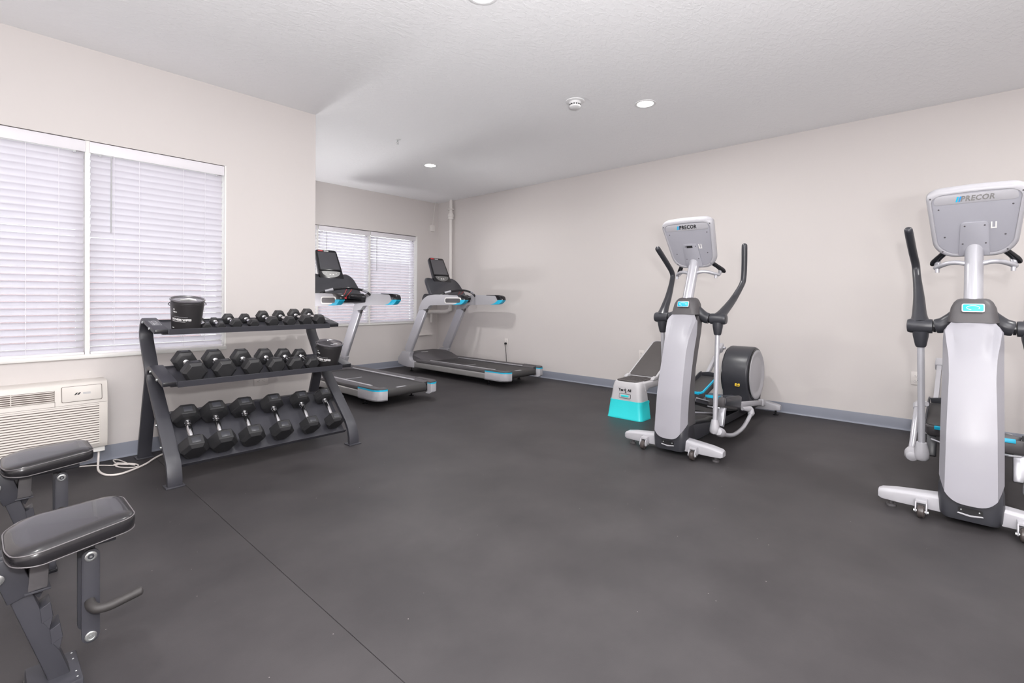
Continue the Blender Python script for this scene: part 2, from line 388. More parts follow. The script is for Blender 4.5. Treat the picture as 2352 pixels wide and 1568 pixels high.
MB().lathe([(.001, -.046), (.014, -.047), (.014, -.049), (.001, -.05)], n=14).build('deflector', m_zinc, t)

# corner pipes (painted)
t = thing('corner_pipe', 'painted vertical pipe with couplings in the room corner', 'pipe', (5.50, 6.42, 0))
MB().tube([(0, 0, .93), (0, 0, HC-.001)], .030, 16).build('riser', m_pipew, t)
MB().lathe([(.05, 2.665), (.056, 2.672), (.056, 2.684), (.048, 2.69), (.036, 2.69)], n=16).lathe([(.036, 2.50), (.050, 2.505), (.052, 2.53), (.046, 2.545), (.056, 2.555), (.056, 2.575), (.047, 2.60), (.036, 2.625)], n=16).build('coupling', m_pipew, t)
MB().tube(cr([(0, 0, .98), (-.005, .04, .93), (-.02, .14, .915), (-.07, .335, .91), (-.14, .375, .91), (-.34, .385, .915)], 4), .035, 14).build('elbow_run', m_pipew, t)
MB().tube([(-.11, .38, .90), (-.11, .38, .72)], .022, 12).build('branch', m_pipew, t)
MB().box(-.36, -.08, .375, .43, .50, .515).build('shelf_bracket', m_pipew, t, bevel=.003)
t = thing('alarm_pull_box', 'small painted box with a pull cord high in the corner', 'alarm box', (5.43, YF, 2.39))
MB().box(-.045, .045, -.035, 0, -.065, .05).build('housing', m_pipew, t, bevel=.006)
MB().tube([(-.005, -.025, .05), (0, -.03, .10), (.04, -.05, HC-2.39)], .005, 8).build('conduit', m_pipew, t)
MB().lathe([(.014, .435), (.014, .448)], (.04, -.05, 0), n=12).build('ceiling_cap', m_zinc, t)

# ---------------------------------------------------------------- outlets
def outlet(label, loc, rz, plug=False):
    t = thing('wall_outlet', label, 'outlet', loc, rz, 'duplex wall outlets')   # local: face toward -Y
    MB().box(-.036, .036, -.006, 0, -.058, .058).build('cover_plate', m_plate, t, bevel=.003)
    for s_ in (-1, 1):
        rc = MB().prism(rpoly([(-.017, s_*.020-.014), (.017, s_*.020-.014), (.017, s_*.020+.014), (-.017, s_*.020+.014)], .012, 4), 'y', -.0085, -.005).build('receptacle', m_plate, t)
        MB().box(-.008, -.006, -.0088, -.0084, s_*.02-.002, s_*.02+.007).box(.006, .008, -.0088, -.0084, s_*.02-.002, s_*.02+.006).lathe([(.0025, -.0088), (.0025, -.0084)], (0, 0, s_*.02-.007), 'y', 8).build('slot', m_ink, rc)
    return t
outlet('wall outlet with a black plug, right of the treadmills', (XR, 5.155, .47), -PI/2)
outlet('wall outlet left of the grey step platform', (XR, 2.865, .458), -PI/2)
outlet('wall outlet behind the right elliptical', (XR, .235, .470), -PI/2)
t = outlet('horizontal wall plate seen under the middle rack shelf', (1.645, YL, .43), 0); t.rotation_euler = (0, PI/2, 0)
t = thing('power_cord', 'black plug and cord hanging from the outlet by the treadmill', 'cord', (XR-.01, 5.155, .45))
MB().lathe([(.016, 0), (.018, -.012), (.016, -.028), (.007, -.034)], (0, 0, 0), 'x', 12).build('plug', m_blackp, t)
MB().tube(cr([(-.03, 0, -.002), (-.045, -.02, -.03), (-.045, -.035, -.12), (-.04, -.04, -.30), (-.06, 0, -.42), (-.12, .25, -.443), (-.18, .6, -.443)], 5), .0045, 8).build('cord', m_bcord, t)

# ---------------------------------------------------------------- PTAC air conditioner
t = thing('wall_air_conditioner', 'beige through-wall air conditioner under the left window', 'air conditioner', (.065, YL, .14))
hw, Dp, Hh = .535, .174, .445                     # local: x +-hw, y from -Dp (front) to 0, z 0..Hh
body = [(-Dp+.012, .0), (-Dp, .035), (-Dp, .325), (-Dp+.004, .335), (-Dp+.016, Hh-.03), (-Dp+.03, Hh-.008), (-Dp+.05, Hh), (0, Hh), (0, 0)]
MB().prism(body, 'x', -hw, hw).build('cabinet', m_beige, t, bevel=.003)
MB().box(-hw+.012, hw-.012, -Dp+.03, -.02, -.035, .0).build('subbase', m_white, t)
def face(z): return -Dp if z < .325 else lerp(z, [.325, .335, Hh-.03], [-Dp, -Dp+.004, -Dp+.016])
MB().box(-hw+.03, .272, -Dp+.0005, -Dp+.012, .335, .405, Matrix.Rotation(0, 4, 'X')).build('outlet_recess', m_acdark, t)
for k in range(6):
    z = .339+k*.0125; MB().bar([(-hw+.032, -Dp+.001, z), (.270, -Dp+.001, z)], (0, .8, .6), .012, .0022).build('outlet_louver', m_beige, t)
MB().box(-.105, -.100, -Dp-.003, -Dp+.006, .336, .408).box(.075, .080, -Dp-.003, -Dp+.006, .336, .408).build('louver_rib', m_beige, t)
dr = frame((.405, -Dp+.0055, .372), (1, 0, 0), (0, .13, 1))
MB().prism(rpoly([(-.098, -.048), (.098, -.048), (.098, .048), (-.098, .048)], .008, 3), 'z', 0, .0035, dr).build('control_door', m_beige, t, bevel=.001)
MB().prism(rpoly([(-.1005, -.0505), (.1005, -.0505), (.1005, .0505), (-.1005, .0505)], .008, 3), 'z', -.001, .0012, dr).build('door_gap', m_acdark, t)
lg = MB()
for dx in (-.032, -.018): lg.add([dr @ Vector(v) for v in ((dx-.008, -.007, .0042), (dx+.002, -.007, .0042), (dx+.012, .007, .0042), (dx+.002, .007, .0042), (dx-.008, -.007, .003), (dx+.002, -.007, .003), (dx+.012, .007, .003), (dx+.002, .007, .003))], [(0, 1, 2, 3), (4, 7, 6, 5), (0, 4, 5, 1), (1, 5, 6, 2), (2, 6, 7, 3), (3, 7, 4, 0)])
lg.build('logo_mark', m_ink, t)
lg = MB(); lg.box(.004, .042, .001, .0055, .003, .0042, dr); lg.box(.004, .042, -.0055, -.001, .003, .0042, dr); lg.build('logo_bars', m_gink, t)
MB().box(.2725, .2745, -Dp-.0006, -Dp+.01, .30, .335).box(-hw+.004, hw-.004, -Dp-.0006, -Dp+.006, .3015, .3032).build('seam_line', m_acdark, t)
NL = 17
MB().box(-hw+.02, hw-.045, -Dp-.0005, -Dp+.004, .028, .292).build('intake_recess', m_acdark, t)
for k in range(NL):
    z = .034+k*.0157
    MB().prism([(-Dp-.0052, z-.0046), (-Dp-.0038, z+.0046), (-Dp+.002, z+.0056), (-Dp+.002, z-.0056)], 'x', -hw+.018, hw-.043).build('intake_louver', m_beige, t)

# white cords on the floor
t = thing('power_cord', 'thick white power cord from the air conditioner to the rack', 'cord', (.56, 4.28, .0))
c_ = [(.0, .0, .14), (.0, -.002, .08), (-.006, -.03, .035), (-.018, -.12, .007), (-.012, -.235, .007), (.015, -.30, .007), (.07, -.322, .007), (.15, -.275, .007), (.225, -.205, .007), (.28, -.125, .007), (.34, -.06, .008), (.42, .0, .007), (.60, .05, .007), (.9, .07, .007)]
MB().tube(cr(c_, 6), .0066, 10).build('cord', m_cord, t)
t = thing('loose_cable', 'thin white cable bunched in a knot by the baseboard', 'cable', (.64, 4.17, 0))
c_ = [(-.30, .19, .006), (-.18, .16, .006), (-.085, .10, .006), (-.02, .03, .006), (.01, .015, .008), (.002, .10, .008), (.008, .165, .006), (.03, .14, .006), (.045, .04, .012), (.058, -.05, .014), (.082, -.088, .010), (.078, -.055, .008), (.045, -.035, .012), (.01, .0, .014), (-.01, .03, .010), (.0, -.03, .006), (.03, -.085, .006), (.07, -.12, .006), (.10, -.10, .006), (.085, -.05, .010), (.03, .0, .016), (.01, .045, .012)]
MB().tube(cr(c_, 5), .0038, 8).build('cable', m_cord, t)
#==PART2==
# ---------------------------------------------------------------- dumbbell rack
RX0, RX1 = .768, 2.030
RK = thing('dumbbell_rack', 'black three-tier steel dumbbell rack under the left window', 'rack', ((RX0+RX1)/2, 3.86, 0))
rx, ry = RK.location.x, RK.location.y
def side_frame(x):
    def L(pts): return [(x-rx, p[0]-ry, p[1]) for p in pts]
    A = L([(3.475, .006), (3.478, .06), (3.50, .125), (3.535, .17)]+[(3.95, .545)])
    A = A[:4]+[Vector(A[4])]+cr(L([(3.95, .545), (3.985, .588), (3.998, .628), (3.978, .662), (3.93, .675), (3.88, .668)]), 4)[1:]+L([(3.585, .606)])
    MB().bar(A, (1, 0, 0), .078, .030).build('front_leg', m_black, RK, bevel=.003, smooth=30)
    B = cr(L([(4.255, .006), (4.235, .10), (4.15, .33), (4.055, .585), (4.06, .66), (4.13, .76), (4.19, .84), (4.205, .90), (4.18, .958), (4.13, .985), (4.07, .978)]), 4)+L([(3.787, .922)])
    MB().bar(B, (1, 0, 0), .078, .030).build('rear_leg', m_black, RK, bevel=.003, smooth=30)
    for yy in (3.475, 4.255):
        MB().box(x-rx-.050, x-rx+.050, yy-ry-.032, yy-ry+.052, 0, .009).build('foot_plate', m_black, RK, bevel=.002)
    for yy, zz in ((3.584, .606), (3.786, .922)):
        MB().box(x-rx-.034, x-rx+.034, yy-ry-.0045, yy-ry+.002, zz-.012, zz+.012).build('end_cap', m_blackp, RK, bevel=.001)
xl, xr_ = RX0+.039, RX1-.039
side_frame(xl); side_frame(xr_)
def sheet(y0, z0, y1, z1, lip, x0, x1, back=.0):    # bent steel tray with a front lip
    th = .003; d = Vector((0, y1-y0, z1-z0)).normalized(); n = Vector((0, -d.z, d.y)); p0 = Vector((0, y0-ry, z0)); p1 = Vector((0, y1-ry, z1))
    prof = [p0+n*lip, p0-n*.002, p1-n*.002]
    if back: prof.append(p1+n*back)
    t2 = [p0+n*lip+d*th, p0+n*(th-.002)+d*th, p1+n*(th-.002)-(d*th if back else Vector())]
    if back: t2.append(p1+n*back-d*th)
    sec = prof+t2[::-1]
    return MB().loft([[(x-rx, s_.y, s_.z) for s_ in sec] for x in (x0, x1)])
TT = (3.779, .901, 4.14, .974)
sheet(*TT, .036, RX0+.080, RX1-.080, .012).build('top_tray', m_black, RK, bevel=.001, seg=1)
MT = (3.576, .583, 3.962, .6648)
sheet(*MT, .038, RX0+.080, RX1-.080, .012).build('middle_tray', m_black, RK, bevel=.001, seg=1)
BT = (3.528, .095, 3.83, .372)
sheet(*BT, .028, RX0+.080, RX1-.080, .0).build('bottom_tray', m_black, RK, bevel=.001, seg=1)
for (y0, z0, y1, z1) in ((3.90, .925, 3.94, .905), (3.70, .60, 3.74, .58), (3.86, .39, 3.90, .37)):
    MB().box(RX0+.07-rx, RX1-.07-rx, y0-ry, y1-ry, z1-.012, z0-.014).build('cross_brace', m_black, RK, bevel=.003)
for sx, ss in ((RX0, -1), (RX1, 1)):
    for yy, zz in ((4.09, .972), (3.90, .938), (3.87, .658), (3.70, .625), (3.72, .335), (3.60, .218)):
        MB().lathe([(.004, 0), (.0085, .001), (.0085, .006), (.005, .0085), (.001, .009)], (sx-rx, yy-ry, zz), 'x', 8, m=Matrix.Scale(ss, 4, (1, 0, 0))).build('bolt', m_zinc, RK)
    ixx = sx-ss*.080
for z_, y_, s_ in ((.915, 3.7815, .12), (.590, 3.5775, .10)):
    for x_ in (RX0+.11, (RX0+RX1)/2, RX1-.11):
        MB().lathe([(.004, 0), (.0035, -.002), (.001, -.0025)], (x_-rx, y_-ry, z_), 'y', 8).build('rivet', m_zinc, RK)
for xx in (xl, xr_):                               # name plates on the top arms
    d = Vector((0, .293, .060)).normalized(); mt = frame((xx-rx, 3.95-ry, .9712), (0, 1, .195), (-1, 0, 0))
    pl = MB().box(-.062, .062, -.026, .026, 0, .0012, mt).build('name_plate', m_gink, RK, bevel=.0004)
    MB().box(-.059, .059, -.023, .023, .0010, .0016, mt).build('plate_field', m_dark, pl)
    text('TKO', .046, m_gink, 'lettering', pl, mt @ Matrix.Translation((0, 0, .0018)) @ Matrix.Scale(1.25, 4, (1, 0, 0)), bold=.001)

# ---------------------------------------------------------------- dumbbells
def dumbbell_parts(root, R, half, hl, hr):          # axis along local y, top flat; R = half the across-flats size
    for s_ in (-1, 1):
        m_ = MB(); ring = []
        for (yy, k) in ((half-hl/2, .72), (half-hl/2+hl*.16, 1), (half+hl/2-hl*.20, 1), (half+hl/2, .74)):
            Rr = R/math.cos(PI/6)*k; ring.append([(Rr*math.cos(PI/3*i), s_*yy, Rr*math.sin(PI/3*i)) for i in range(6)])
        m_.loft(ring); hd = m_.build('hex_head', m_hex, root, bevel=R*.03, seg=1, smooth=20)
        mk = MB().box(-R*.34, R*.34, s_*half-hl*.19, s_*half+hl*.19, R-.0003, R+.0012).build('weight_marking', m_dark, hd, bevel=.0005)
    y1 = half-hl/2
    MB().lathe([(hr*1.35, -y1-.002), (hr*1.25, -y1+.006), (hr*.85, -y1+.010), (hr*.85, -y1+.016), (hr*1.12, -y1+.019), (hr*1.12, -y1+.022), (hr*.9, -y1+.026),
                (hr*1.05, -y1*.45), (hr*1.12, 0), (hr*1.05, y1*.45), (hr*.9, y1-.026), (hr*1.12, y1-.022), (hr*1.12, y1-.019), (hr*.85, y1-.016), (hr*.85, y1-.010), (hr*1.25, y1-.006), (hr*1.35, y1+.002)], axis='y', n=16).build('handle', m_chrome, root)
ORD = ['leftmost', 'second from left', 'third from left', 'fourth from left', 'fifth from left', 'rightmost']
def put(x, tray, R, half, hl, hr, fy, label, group, cnt):
    y0, z0, y1, z1 = tray; d = Vector((0, y1-y0, z1-z0)).normalized(); n = Vector((0, -d.z, d.y)); ang = math.atan2(d.z, d.y)
    # front head centre wanted at world y = fy, resting on the sheet
    t_ = (fy-y0-n.y*(R+.0016))/d.y
    c = Vector((x, y0, z0))+d*(t_+half)+n*(R+.0016)
    t = thing('dumbbell', label, 'dumbbell', c, 0, group); t.rotation_euler = (ang, 0, 0)
    dumbbell_parts(t, R, half, hl, hr); return t
bx = [.926, 1.090, 1.270, 1.469, 1.677, 1.865]; bR = [.071, .073, .072, .069, .064, .061]; bl = [.100, .097, .093, .090, .086, .083]
BZ = ['biggest dumbbell on the bottom tray, next to the left rack leg', 'large dumbbell second from the left on the bottom tray', 'large dumbbell third from the left on the bottom tray',
      'large dumbbell fourth from the left on the bottom tray', 'dumbbell second from the right on the bottom tray', 'dumbbell at the right end of the bottom tray']
for i, x in enumerate(bx):
    put(x, BT, bR[i], .122, bl[i], .0155, 3.500+(.075-bR[i])*.66+.038, BZ[i].replace('dumbbell', 'black hex dumbbell'), 'large dumbbells on the bottom tray', i)
mx_ = [.955, 1.130, 1.306, 1.464, 1.603, 1.727]; mR = [.064, .062, .059, .056, .052, .047]; ml = [.090, .088, .084, .080, .076, .072]; mf = [3.650, 3.650, 3.645, 3.640, 3.638, 3.636]
MZ = ['left end of the middle shelf', 'middle shelf, second from the left end', 'middle shelf, third from the left end', 'middle shelf, third from the wipes bucket', 'middle shelf, second from the wipes bucket', 'middle shelf, right beside the wipes bucket']
for i, x in enumerate(mx_):
    put(x, MT, mR[i], .118-.002*i, ml[i], .0155, mf[i], 'medium black hex dumbbell, '+MZ[i], 'medium dumbbells on the middle shelf', i)
tx = [1.078, 1.165, 1.268, 1.386, 1.525, 1.656, 1.785, 1.900]; tR = [.027, .027, .036, .034, .041, .040, .043, .043]; tl = [.036, .040, .052, .056, .062, .066, .068, .070]
th_ = [.072, .075, .085, .088, .098, .104, .108, .110]; tf = [3.835, 3.835, 3.848, 3.850, 3.857, 3.860, 3.866, 3.868]
TZ = ['tiny black hex dumbbell half hidden behind the wipes bucket, top shelf', 'tiny black hex dumbbell second from the bucket, top shelf', 'small black hex dumbbell third from the bucket, top shelf', 'small black hex dumbbell fourth from the bucket, top shelf',
      'small black hex dumbbell fourth from the right end, top shelf', 'small black hex dumbbell third from the right end, top shelf', 'small black hex dumbbell second from the right end, top shelf', 'small black hex dumbbell at the right end, top shelf']
for i, x in enumerate(tx):
    put(x, TT, tR[i], th_[i], tl[i], .0125, tf[i], TZ[i], 'small dumbbells on the top shelf', i)

# ---------------------------------------------------------------- wipes buckets
def bucket(loc, label, tilt, rt, rb, h, tissue, face):
    t = thing('wipes_bucket', label, 'bucket', loc, 0, 'buckets of fitness wipes'); t.rotation_euler = (tilt, 0, math.radians(-2))
    MB().lathe([(rb*.96, 0), (rb, .004), (rb+(rt-rb)*.93, h*.86), (rt-.004, h*.86), (rt-.004, h*.90), (rt-.002, h*.905), (rt-.006, h-.012), (rt-.014, h-.012), (rt-.014, h-.03), (.002, h-.03)], n=40).build('tub', m_bucket, t, smooth=30)
    MB().lathe([(rt-.012, h-.010), (rt+.001, h-.014), (rt+.004, h-.010), (rt+.004, h-.004), (rt-.001, h), (rt-.005, h-.001), (rt-.008, h-.008), (.002, h-.008)], n=40).build('lid', m_lid, t, smooth=30)
    ha = cr([(-rt-.001, 0, h*.88), (-rt-.007, .012, h*.80), (-rt*.7, rt*.8, h*.66), (0, rt*1.10, h*.60), (rt*.7, rt*.8, h*.66), (rt+.013, .012, h*.78), (rt+.001, 0, h*.88)], 5)
    MB().tube(ha, .0022, 6).build('bail_handle', m_blackp, t)
    if tissue:
        m_ = MB(); pts = [(-.05, -.012), (.0, -.03), (.05, -.028), (.045, -.008), (.01, .012), (-.035, .018)]
        m_.add([(p_[0], p_[1], h-.004+.007*math.sin(i*2.1)) for i, p_ in enumerate(pts)]+[(p_[0]*.9, p_[1]*.9, h-.0075) for p_ in pts], [(0, 1, 2, 3, 4, 5), (11, 10, 9, 8, 7, 6)]+[(i, (i+1) % 6, (i+1) % 6+6, i+6) for i in range(6)])
        m_.build('wipe_tissue', m_wink, t, smooth=60)
    else:
        MB().box(.02, .05, -.035, -.02, h-.008, h-.0062).box(-.01, .015, -.045, -.035, h-.008, h-.0065).build('lid_sticker', m_gink, t)
    def wr(z0, a0, e=.0006):
        def f(co):
            z = z0+co.y; rr = lerp(z, [0, h*.86], [rb, rb+(rt-rb)*.93])+e+co.z; an = a0+co.x/rr
            return Vector((rr*math.cos(an), rr*math.sin(an), z))
        return f
    base = math.radians(face)
    k = rt/.105
    text('FITNESS WIPES', .0195*k, m_wink, 'lettering', t, None, .0004, wr(h*.385, base), bold=.0009)
    text('wipex', .012*k, m_wink, 'lettering', t, None, .0004, wr(h*.63, base-.42), bold=.0005)
    text('ANTIBACTERIAL & MOISTURIZING', .0060*k, m_gink, 'lettering', t, None, .0004, wr(h*.475, base-.04))
    m_ = MB()
    def strip(x0, x1, z0, z1, e):
        n = 8; f = wr(0, base, e)
        m_.loft([[f(Vector((x, z, dz))) for (z, dz) in ((z0, 0), (z1, 0), (z1, .0006), (z0, .0006))] for x in [x0+(x1-x0)*i/n for i in range(n+1)]])
    strip(-.062*k, .028*k, h*.318, h*.330, .0003); strip(-.0560*k, -.046*k, h*.69, h*.725, .0003)
    strip(-.066*k, -.048*k, h*.085, h*.115, .0003)
    m_.build('printed_marks', m_wink, t)
    return t
tsl = (TT[3]-TT[1])/(TT[2]-TT[0])
bucket((.972, 3.902, .901+(3.902-3.782)*tsl+.004), 'black fitness wipes bucket with a wipe on its lid, top shelf', math.radians(12.2),   .0995, .084, .212, True, -123)
bucket((1.870, 3.664, .583+(3.664-3.576)*.212+.004), 'black fitness wipes bucket at the right end of the middle shelf', math.radians(12.0), .0985, .073, .197, False, -144)

# ---------------------------------------------------------------- benches
def bench(loc, label):
    t = thing('weight_bench', label, 'bench', loc, 0, 'adjustable weight benches at the left edge')
    # local origin: floor below the middle of the seat's right end; x to the right, y away
    def seat(x0, x1, flip, z, tilt, nm):
        ang = math.radians(tilt); L_ = x1-x0
        out = [(x0, -.088), (x0+.012, -.150), (x0+.05, -.172), (x1-.02, -.112), (x1, -.085), (x1, .098), (x1-.022, .128), (x0+.045, .140), (x0, .060)]
        if flip: out = [(x0+x1-px, -py) for px, py in out]
        out = rpoly(out, [.03, .03, .05, .02, .03, .03, .03, .05, .03], 4)
        cx = (x0+x1)/2; rings = []
        for dz, k in ((-.040, -.004), (-.037, 0), (-.018, .0025), (0, 0), (.006, -.008), (.012, -.024), (.015, -.050)):
            ring = []
            for (px, py) in out:
                d = Vector((px-cx, py)); q = (d.length+k)/d.length; X_ = cx+d.x*q; Y_ = d.y*q
                f_ = (X_-x0)/L_; f_ = 1-f_ if flip else f_
                tap = lerp(f_, [0, .25, 1], [.62, .92, 1]); ring.append((X_, Y_, z+(dz if dz > 0 else dz)*tap+(X_-x0)*math.tan(ang)))
            rings.append(ring)
        p_ = MB().loft(rings).build(nm, m_leather, t, smooth=80)
        for dz in (0, -.038):
            ed = []
            for px, py in out:
                f_ = (px-x0)/L_; f_ = 1-f_ if flip else f_
                ed.append((cx+(px-cx)*1.004, py*1.004, z+dz*lerp(f_, [0, .25, 1], [.62, .92, 1])+(px-x0)*math.tan(ang)))
            ed.append(ed[0]); MB().tube(ed, .0016, 6, caps=False).build('piping', m_pipe, p_)
        return p_
    seat(-.278, 0, False, .474, 2.2, 'seat_pad')
    seat(-1.12, -.305, True, .474, 0, 'back_pad')
    MB().box(-.25, -.042, -.045, .045, .404, .420).build('seat_carrier', m_black, t, bevel=.003)
    MB().box(-.235, -.045, -.085, .085, .420, .440).build('seat_plate', m_black, t, bevel=.002)
    # hanging link plates with the foam roller
    for yy in (-.038, .050):
        poly = []
        for cz, sgn in ((.376, 1), (.138, -1)):
            for k in range(9): q = PI*k/8*1; poly.append((-.098+.021*math.cos(q)*sgn, cz+.021*math.sin(q)*sgn))
        MB().prism(poly, 'y', yy-.004, yy+.004).build('link_plate', m_black, t, bevel=.001)
    for zz in (.376, .138):
        mt = MB().lathe([(.0135, -.042), (.0145, -.046), (.012, -.0475), (.0095, -.0475), (.009, -.0455), (.004, -.0455), (.003, -.0475), (.001, -.0475)], (-.098, 0, zz), 'y', 20).build('bolt', m_zinc, t)
    MB().tube([(-.098, -.046, .376), (-.098, .06, .376)], .008, 10).build('pivot_pin', m_black, t)
    MB().tube([(-.098, -.036, .138), (-.098, .06, .138)], .009, 10).build('spacer_tube', m_black, t)
    MB().tube(cr([(-.100, -.040, .240), (-.098, -.058, .234), (-.086, -.074, .228), (-.060, -.078, .226), (-.030, -.076, .229), (.010, -.074, .235), (.022, -.074, .2365)], 5), [.0135]*27+[.013, .0122, .0105, .006], 14).build('foam_handle', m_foam, t)
    # main beam, sleeve, base
    MB().bar([(-.158, 0, .022), (-.282, 0, .44)], (0, 1, 0), .056, .046).build('main_beam', m_black, t, bevel=.005)
    MB().bar([(-.243, 0, .310), (-.279, 0, .432)], (0, 1, 0), .068, .058).build('beam_sleeve', m_black, t, bevel=.004)
    MB().lathe([(.0135, -.037), (.0145, -.041), (.009, -.043), (.001, -.043)], (-.290, 0, .382), 'y', 18).build('bolt', m_zinc, t)
    MB().box(-.232, -.118, -.085, .085, .012, .048).build('foot_plate', m_black, t, bevel=.005)
    MB().box(-.236, -.114, -.089, .089, 0, .014).build('rubber_foot', m_blackp, t, bevel=.003)
    for yy in (-.065, -.035, -.005+.04, .07): MB().lathe([(.0028, .048), (.002, .0492), (.0005, .0493)], (-.130, yy, 0), 'z', 8).build('rivet', m_zinc, t)
    # ladder catches on the inner face of the beam
    for k in range(2):
        dx, dz = .0205*k, -.0700*k
        m_ = MB().prism([(-.206+dx, .262+dz), (-.184+dx, .274+dz), (-.178+dx, .230+dz), (-.203+dx, .219+dz)], 'y', -.030, .030)
        m_.prism([(-.201+dx, .221+dz), (-.179+dx, .231+dz), (-.186+dx, .194+dz)], 'y', -.029, -.023); m_.prism([(-.214+dx, .262+dz), (-.204+dx, .262+dz), (-.196+dx, .215+dz), (-.206+dx, .215+dz)], 'y', -.012, .012)
        m_.build('ladder_catch', m_black, t, bevel=.0012, seg=1)
    br = MB().prism([(-.232, .322), (-.190, .322), (-.186, .404), (-.226, .404)], 'y', -.036, .036).build('catch_bracket', m_dgrey, t, bevel=.004)
    MB().prism([(-.238, .316), (-.184, .316), (-.184, .322), (-.238, .322)], 'y', -.040, .040).prism([(-.232, .316), (-.190, .316), (-.206, .284)], 'y', -.005, .005).build('bracket_gusset', m_black, br, bevel=.001)
    MB().bar([(-.30, 0, .36), (-1.05, 0, .36)], (0, 1, 0), .06, .05).build('back_beam', m_black, t, bevel=.005)
    MB().bar([(-1.02, 0, .36), (-1.215, 0, .05)], (0, 1, 0), .055, .045).build('rear_leg', m_black, t, bevel=.005)
    MB().box(-1.25, -1.18, -.30, .30, 0, .065).build('rear_foot', m_black, t, bevel=.005)
    MB().bar([(-.98, 0, .38), (-.82, 0, .43)], (0, 1, 0), .05, .03).build('back_support', m_black, t, bevel=.004)
    return t
bb_ = bench((.328, 1.936, 0), 'black vinyl weight bench nearest the camera, foam handle showing')
dup(bb_, (.344, 2.846, 0), 'black vinyl weight bench in front of the air conditioner')

# ---------------------------------------------------------------- step platform
t = thing('step_platform', 'grey and turquoise folding step platform beside the middle elliptical', 'exercise step', (4.20, 2.335, 0))
def ped(x0, x1, nm, z1=.36):
    wy = .165
    rings = []
    for z, k in ((.175, 0), (.30, .014), (.335, .022), (.352, .032), (.360, .048)):
        rings.append([(px, py, z) for px, py in rpoly([(x0+k, -wy+k), (x1, -wy+k), (x1, wy-k), (x0+k, wy-k)], [.05, .02, .02, .05], 5)])
    MB().loft(rings).build('pedestal', m_stepg, t, smooth=50)
    rings = []
    for z, k in ((0, -.022), (.004, -.024), (.015, -.020), (.165, -.004), (.1745, -.004)):
        rings.append([(px, py, z) for px, py in rpoly([(x0+k, -wy+k), (x1+.01, -wy+k), (x1+.01, wy-k), (x0+k, wy-k)], [.045, .012, .012, .045], 5)])
    r_ = MB().loft(rings).build('riser', m_turq, t, smooth=50)
    MB().box(x1+.008, x1+.022, -wy+.0, -wy+.03, .145, .168).box(x1+.008, x1+.026, -wy-.01, -wy+.03, .004, .03).build('riser_foot_tab', m_turq, r_, bevel=.003)
ped(.0, .165, 'front')
MB().prism([(.12, .255), (.19, .285), (1.19, .285), (1.19, .352), (.10, .352)], 'y', -.160, .160).build('deck', m_stepg, t, bevel=.012, seg=3)
ped(1.10, 1.20, 'rear')
mm = MB().prism(rpoly([(.030, -.118), (.36, -.128), (.36, .128), (.030, .118)], [.05, .01, .01, .05], 5), 'z', .352, .3645).build('tread_mat', m_mat, t, bevel=.004)
for k in range(8):
    x = .075+k*.034; m_ = MB()
    m_.bar([(x, -.10, .366), (x+.02, -.05, .366), (x, 0, .366), (x+.02, .05, .366), (x, .10, .366)], (0, 0, 1), .0035, .010); m_.build('tread_rib', m_mat, mm)
A_ = (.34, .372); B_ = (.93, .690); dd = Vector((B_[0]-A_[0], 0, B_[1]-A_[1])).normalized()
mt = frame((A_[0], 0, A_[1]), dd, (0, 1, 0)); L_ = math.dist(A_, B_)
MB().prism(rpoly([(0, -.160), (L_, -.160), (L_, .160), (0, .160)], [.01, .05, .05, .01], 5), 'z', -.030, .0, mt).build('backrest_shell', m_stepg, t, bevel=.006)
MB().prism(rpoly([(.005, -.140), (L_-.02, -.140), (L_-.02, .140), (.005, .140)], [.008, .04, .04, .008], 5), 'z', -.002, .006, mt).build('backrest_mat', m_mat, t, bevel=.003)
for s_ in (-1, 1):
    MB().prism([(.27, .360), (.30, .378), (.345, .386), (.375, .380), (.375, .352), (.28, .350)], 'y', s_*.145-.018, s_*.145+.018).build('hinge_bracket', m_stepg, t, bevel=.003)
MB().bar([(.80, 0, .36), (.86, 0, .62)], (0, 1, 0), .24, .018).build('backrest_prop', m_stepg, t, bevel=.003)
fm = frame((.0068, 0, .262), (0, -1, 0), (.095, 0, 1))
text('Yes', .034, m_ink, 'lettering', t, fm @ Matrix.Translation((-.044, .012, .002)), bold=.0013)
text('All', .034, m_ink, 'lettering', t, fm @ Matrix.Translation((.046, .012, .002)), bold=.0013)
text('4', .030, m_ink, 'lettering', t, fm @ Matrix.Translation((.007, -.006, .002)), bold=.0012)
m_ = MB()
for q in range(5):
    an = PI/2+q*2*PI/5; c, s_ = math.cos(an), math.sin(an); m_.add([fm @ Vector((.000+x*.8, .014+y*.8, z)) for z in (.0012, .0022) for x, y in ((c*.026, s_*.026), (-s_*.0045, c*.0045), (s_*.0045, -c*.0045))], [(0, 1, 2), (3, 5, 4), (0, 3, 4, 1), (1, 4, 5, 2), (2, 5, 3, 0)])
m_.build('logo_star', m_ink, t)
hm = frame((.0030, 0, .218), (0, -1, 0), (.095, 0, 1))
MB().prism(rpoly([(-.062, -.022), (.062, -.022), (.062, .022), (-.062, .022)], .010, 3), 'z', -.001, .0022, hm).build('handle_recess', m_dgrey, t)
MB().prism(rpoly([(-.058, -.018), (.058, -.018), (.058, .018), (-.058, .018)], .008, 3), 'z', .0, .0028, hm).build('recess_field', m_stepg, t)
MB().prism([(-.040, -.008), (.036, -.008), (.044, .001), (.036, .009), (-.040, .009)], 'z', .001, .007, hm).build('release_slider', m_turq, t, bevel=.001)
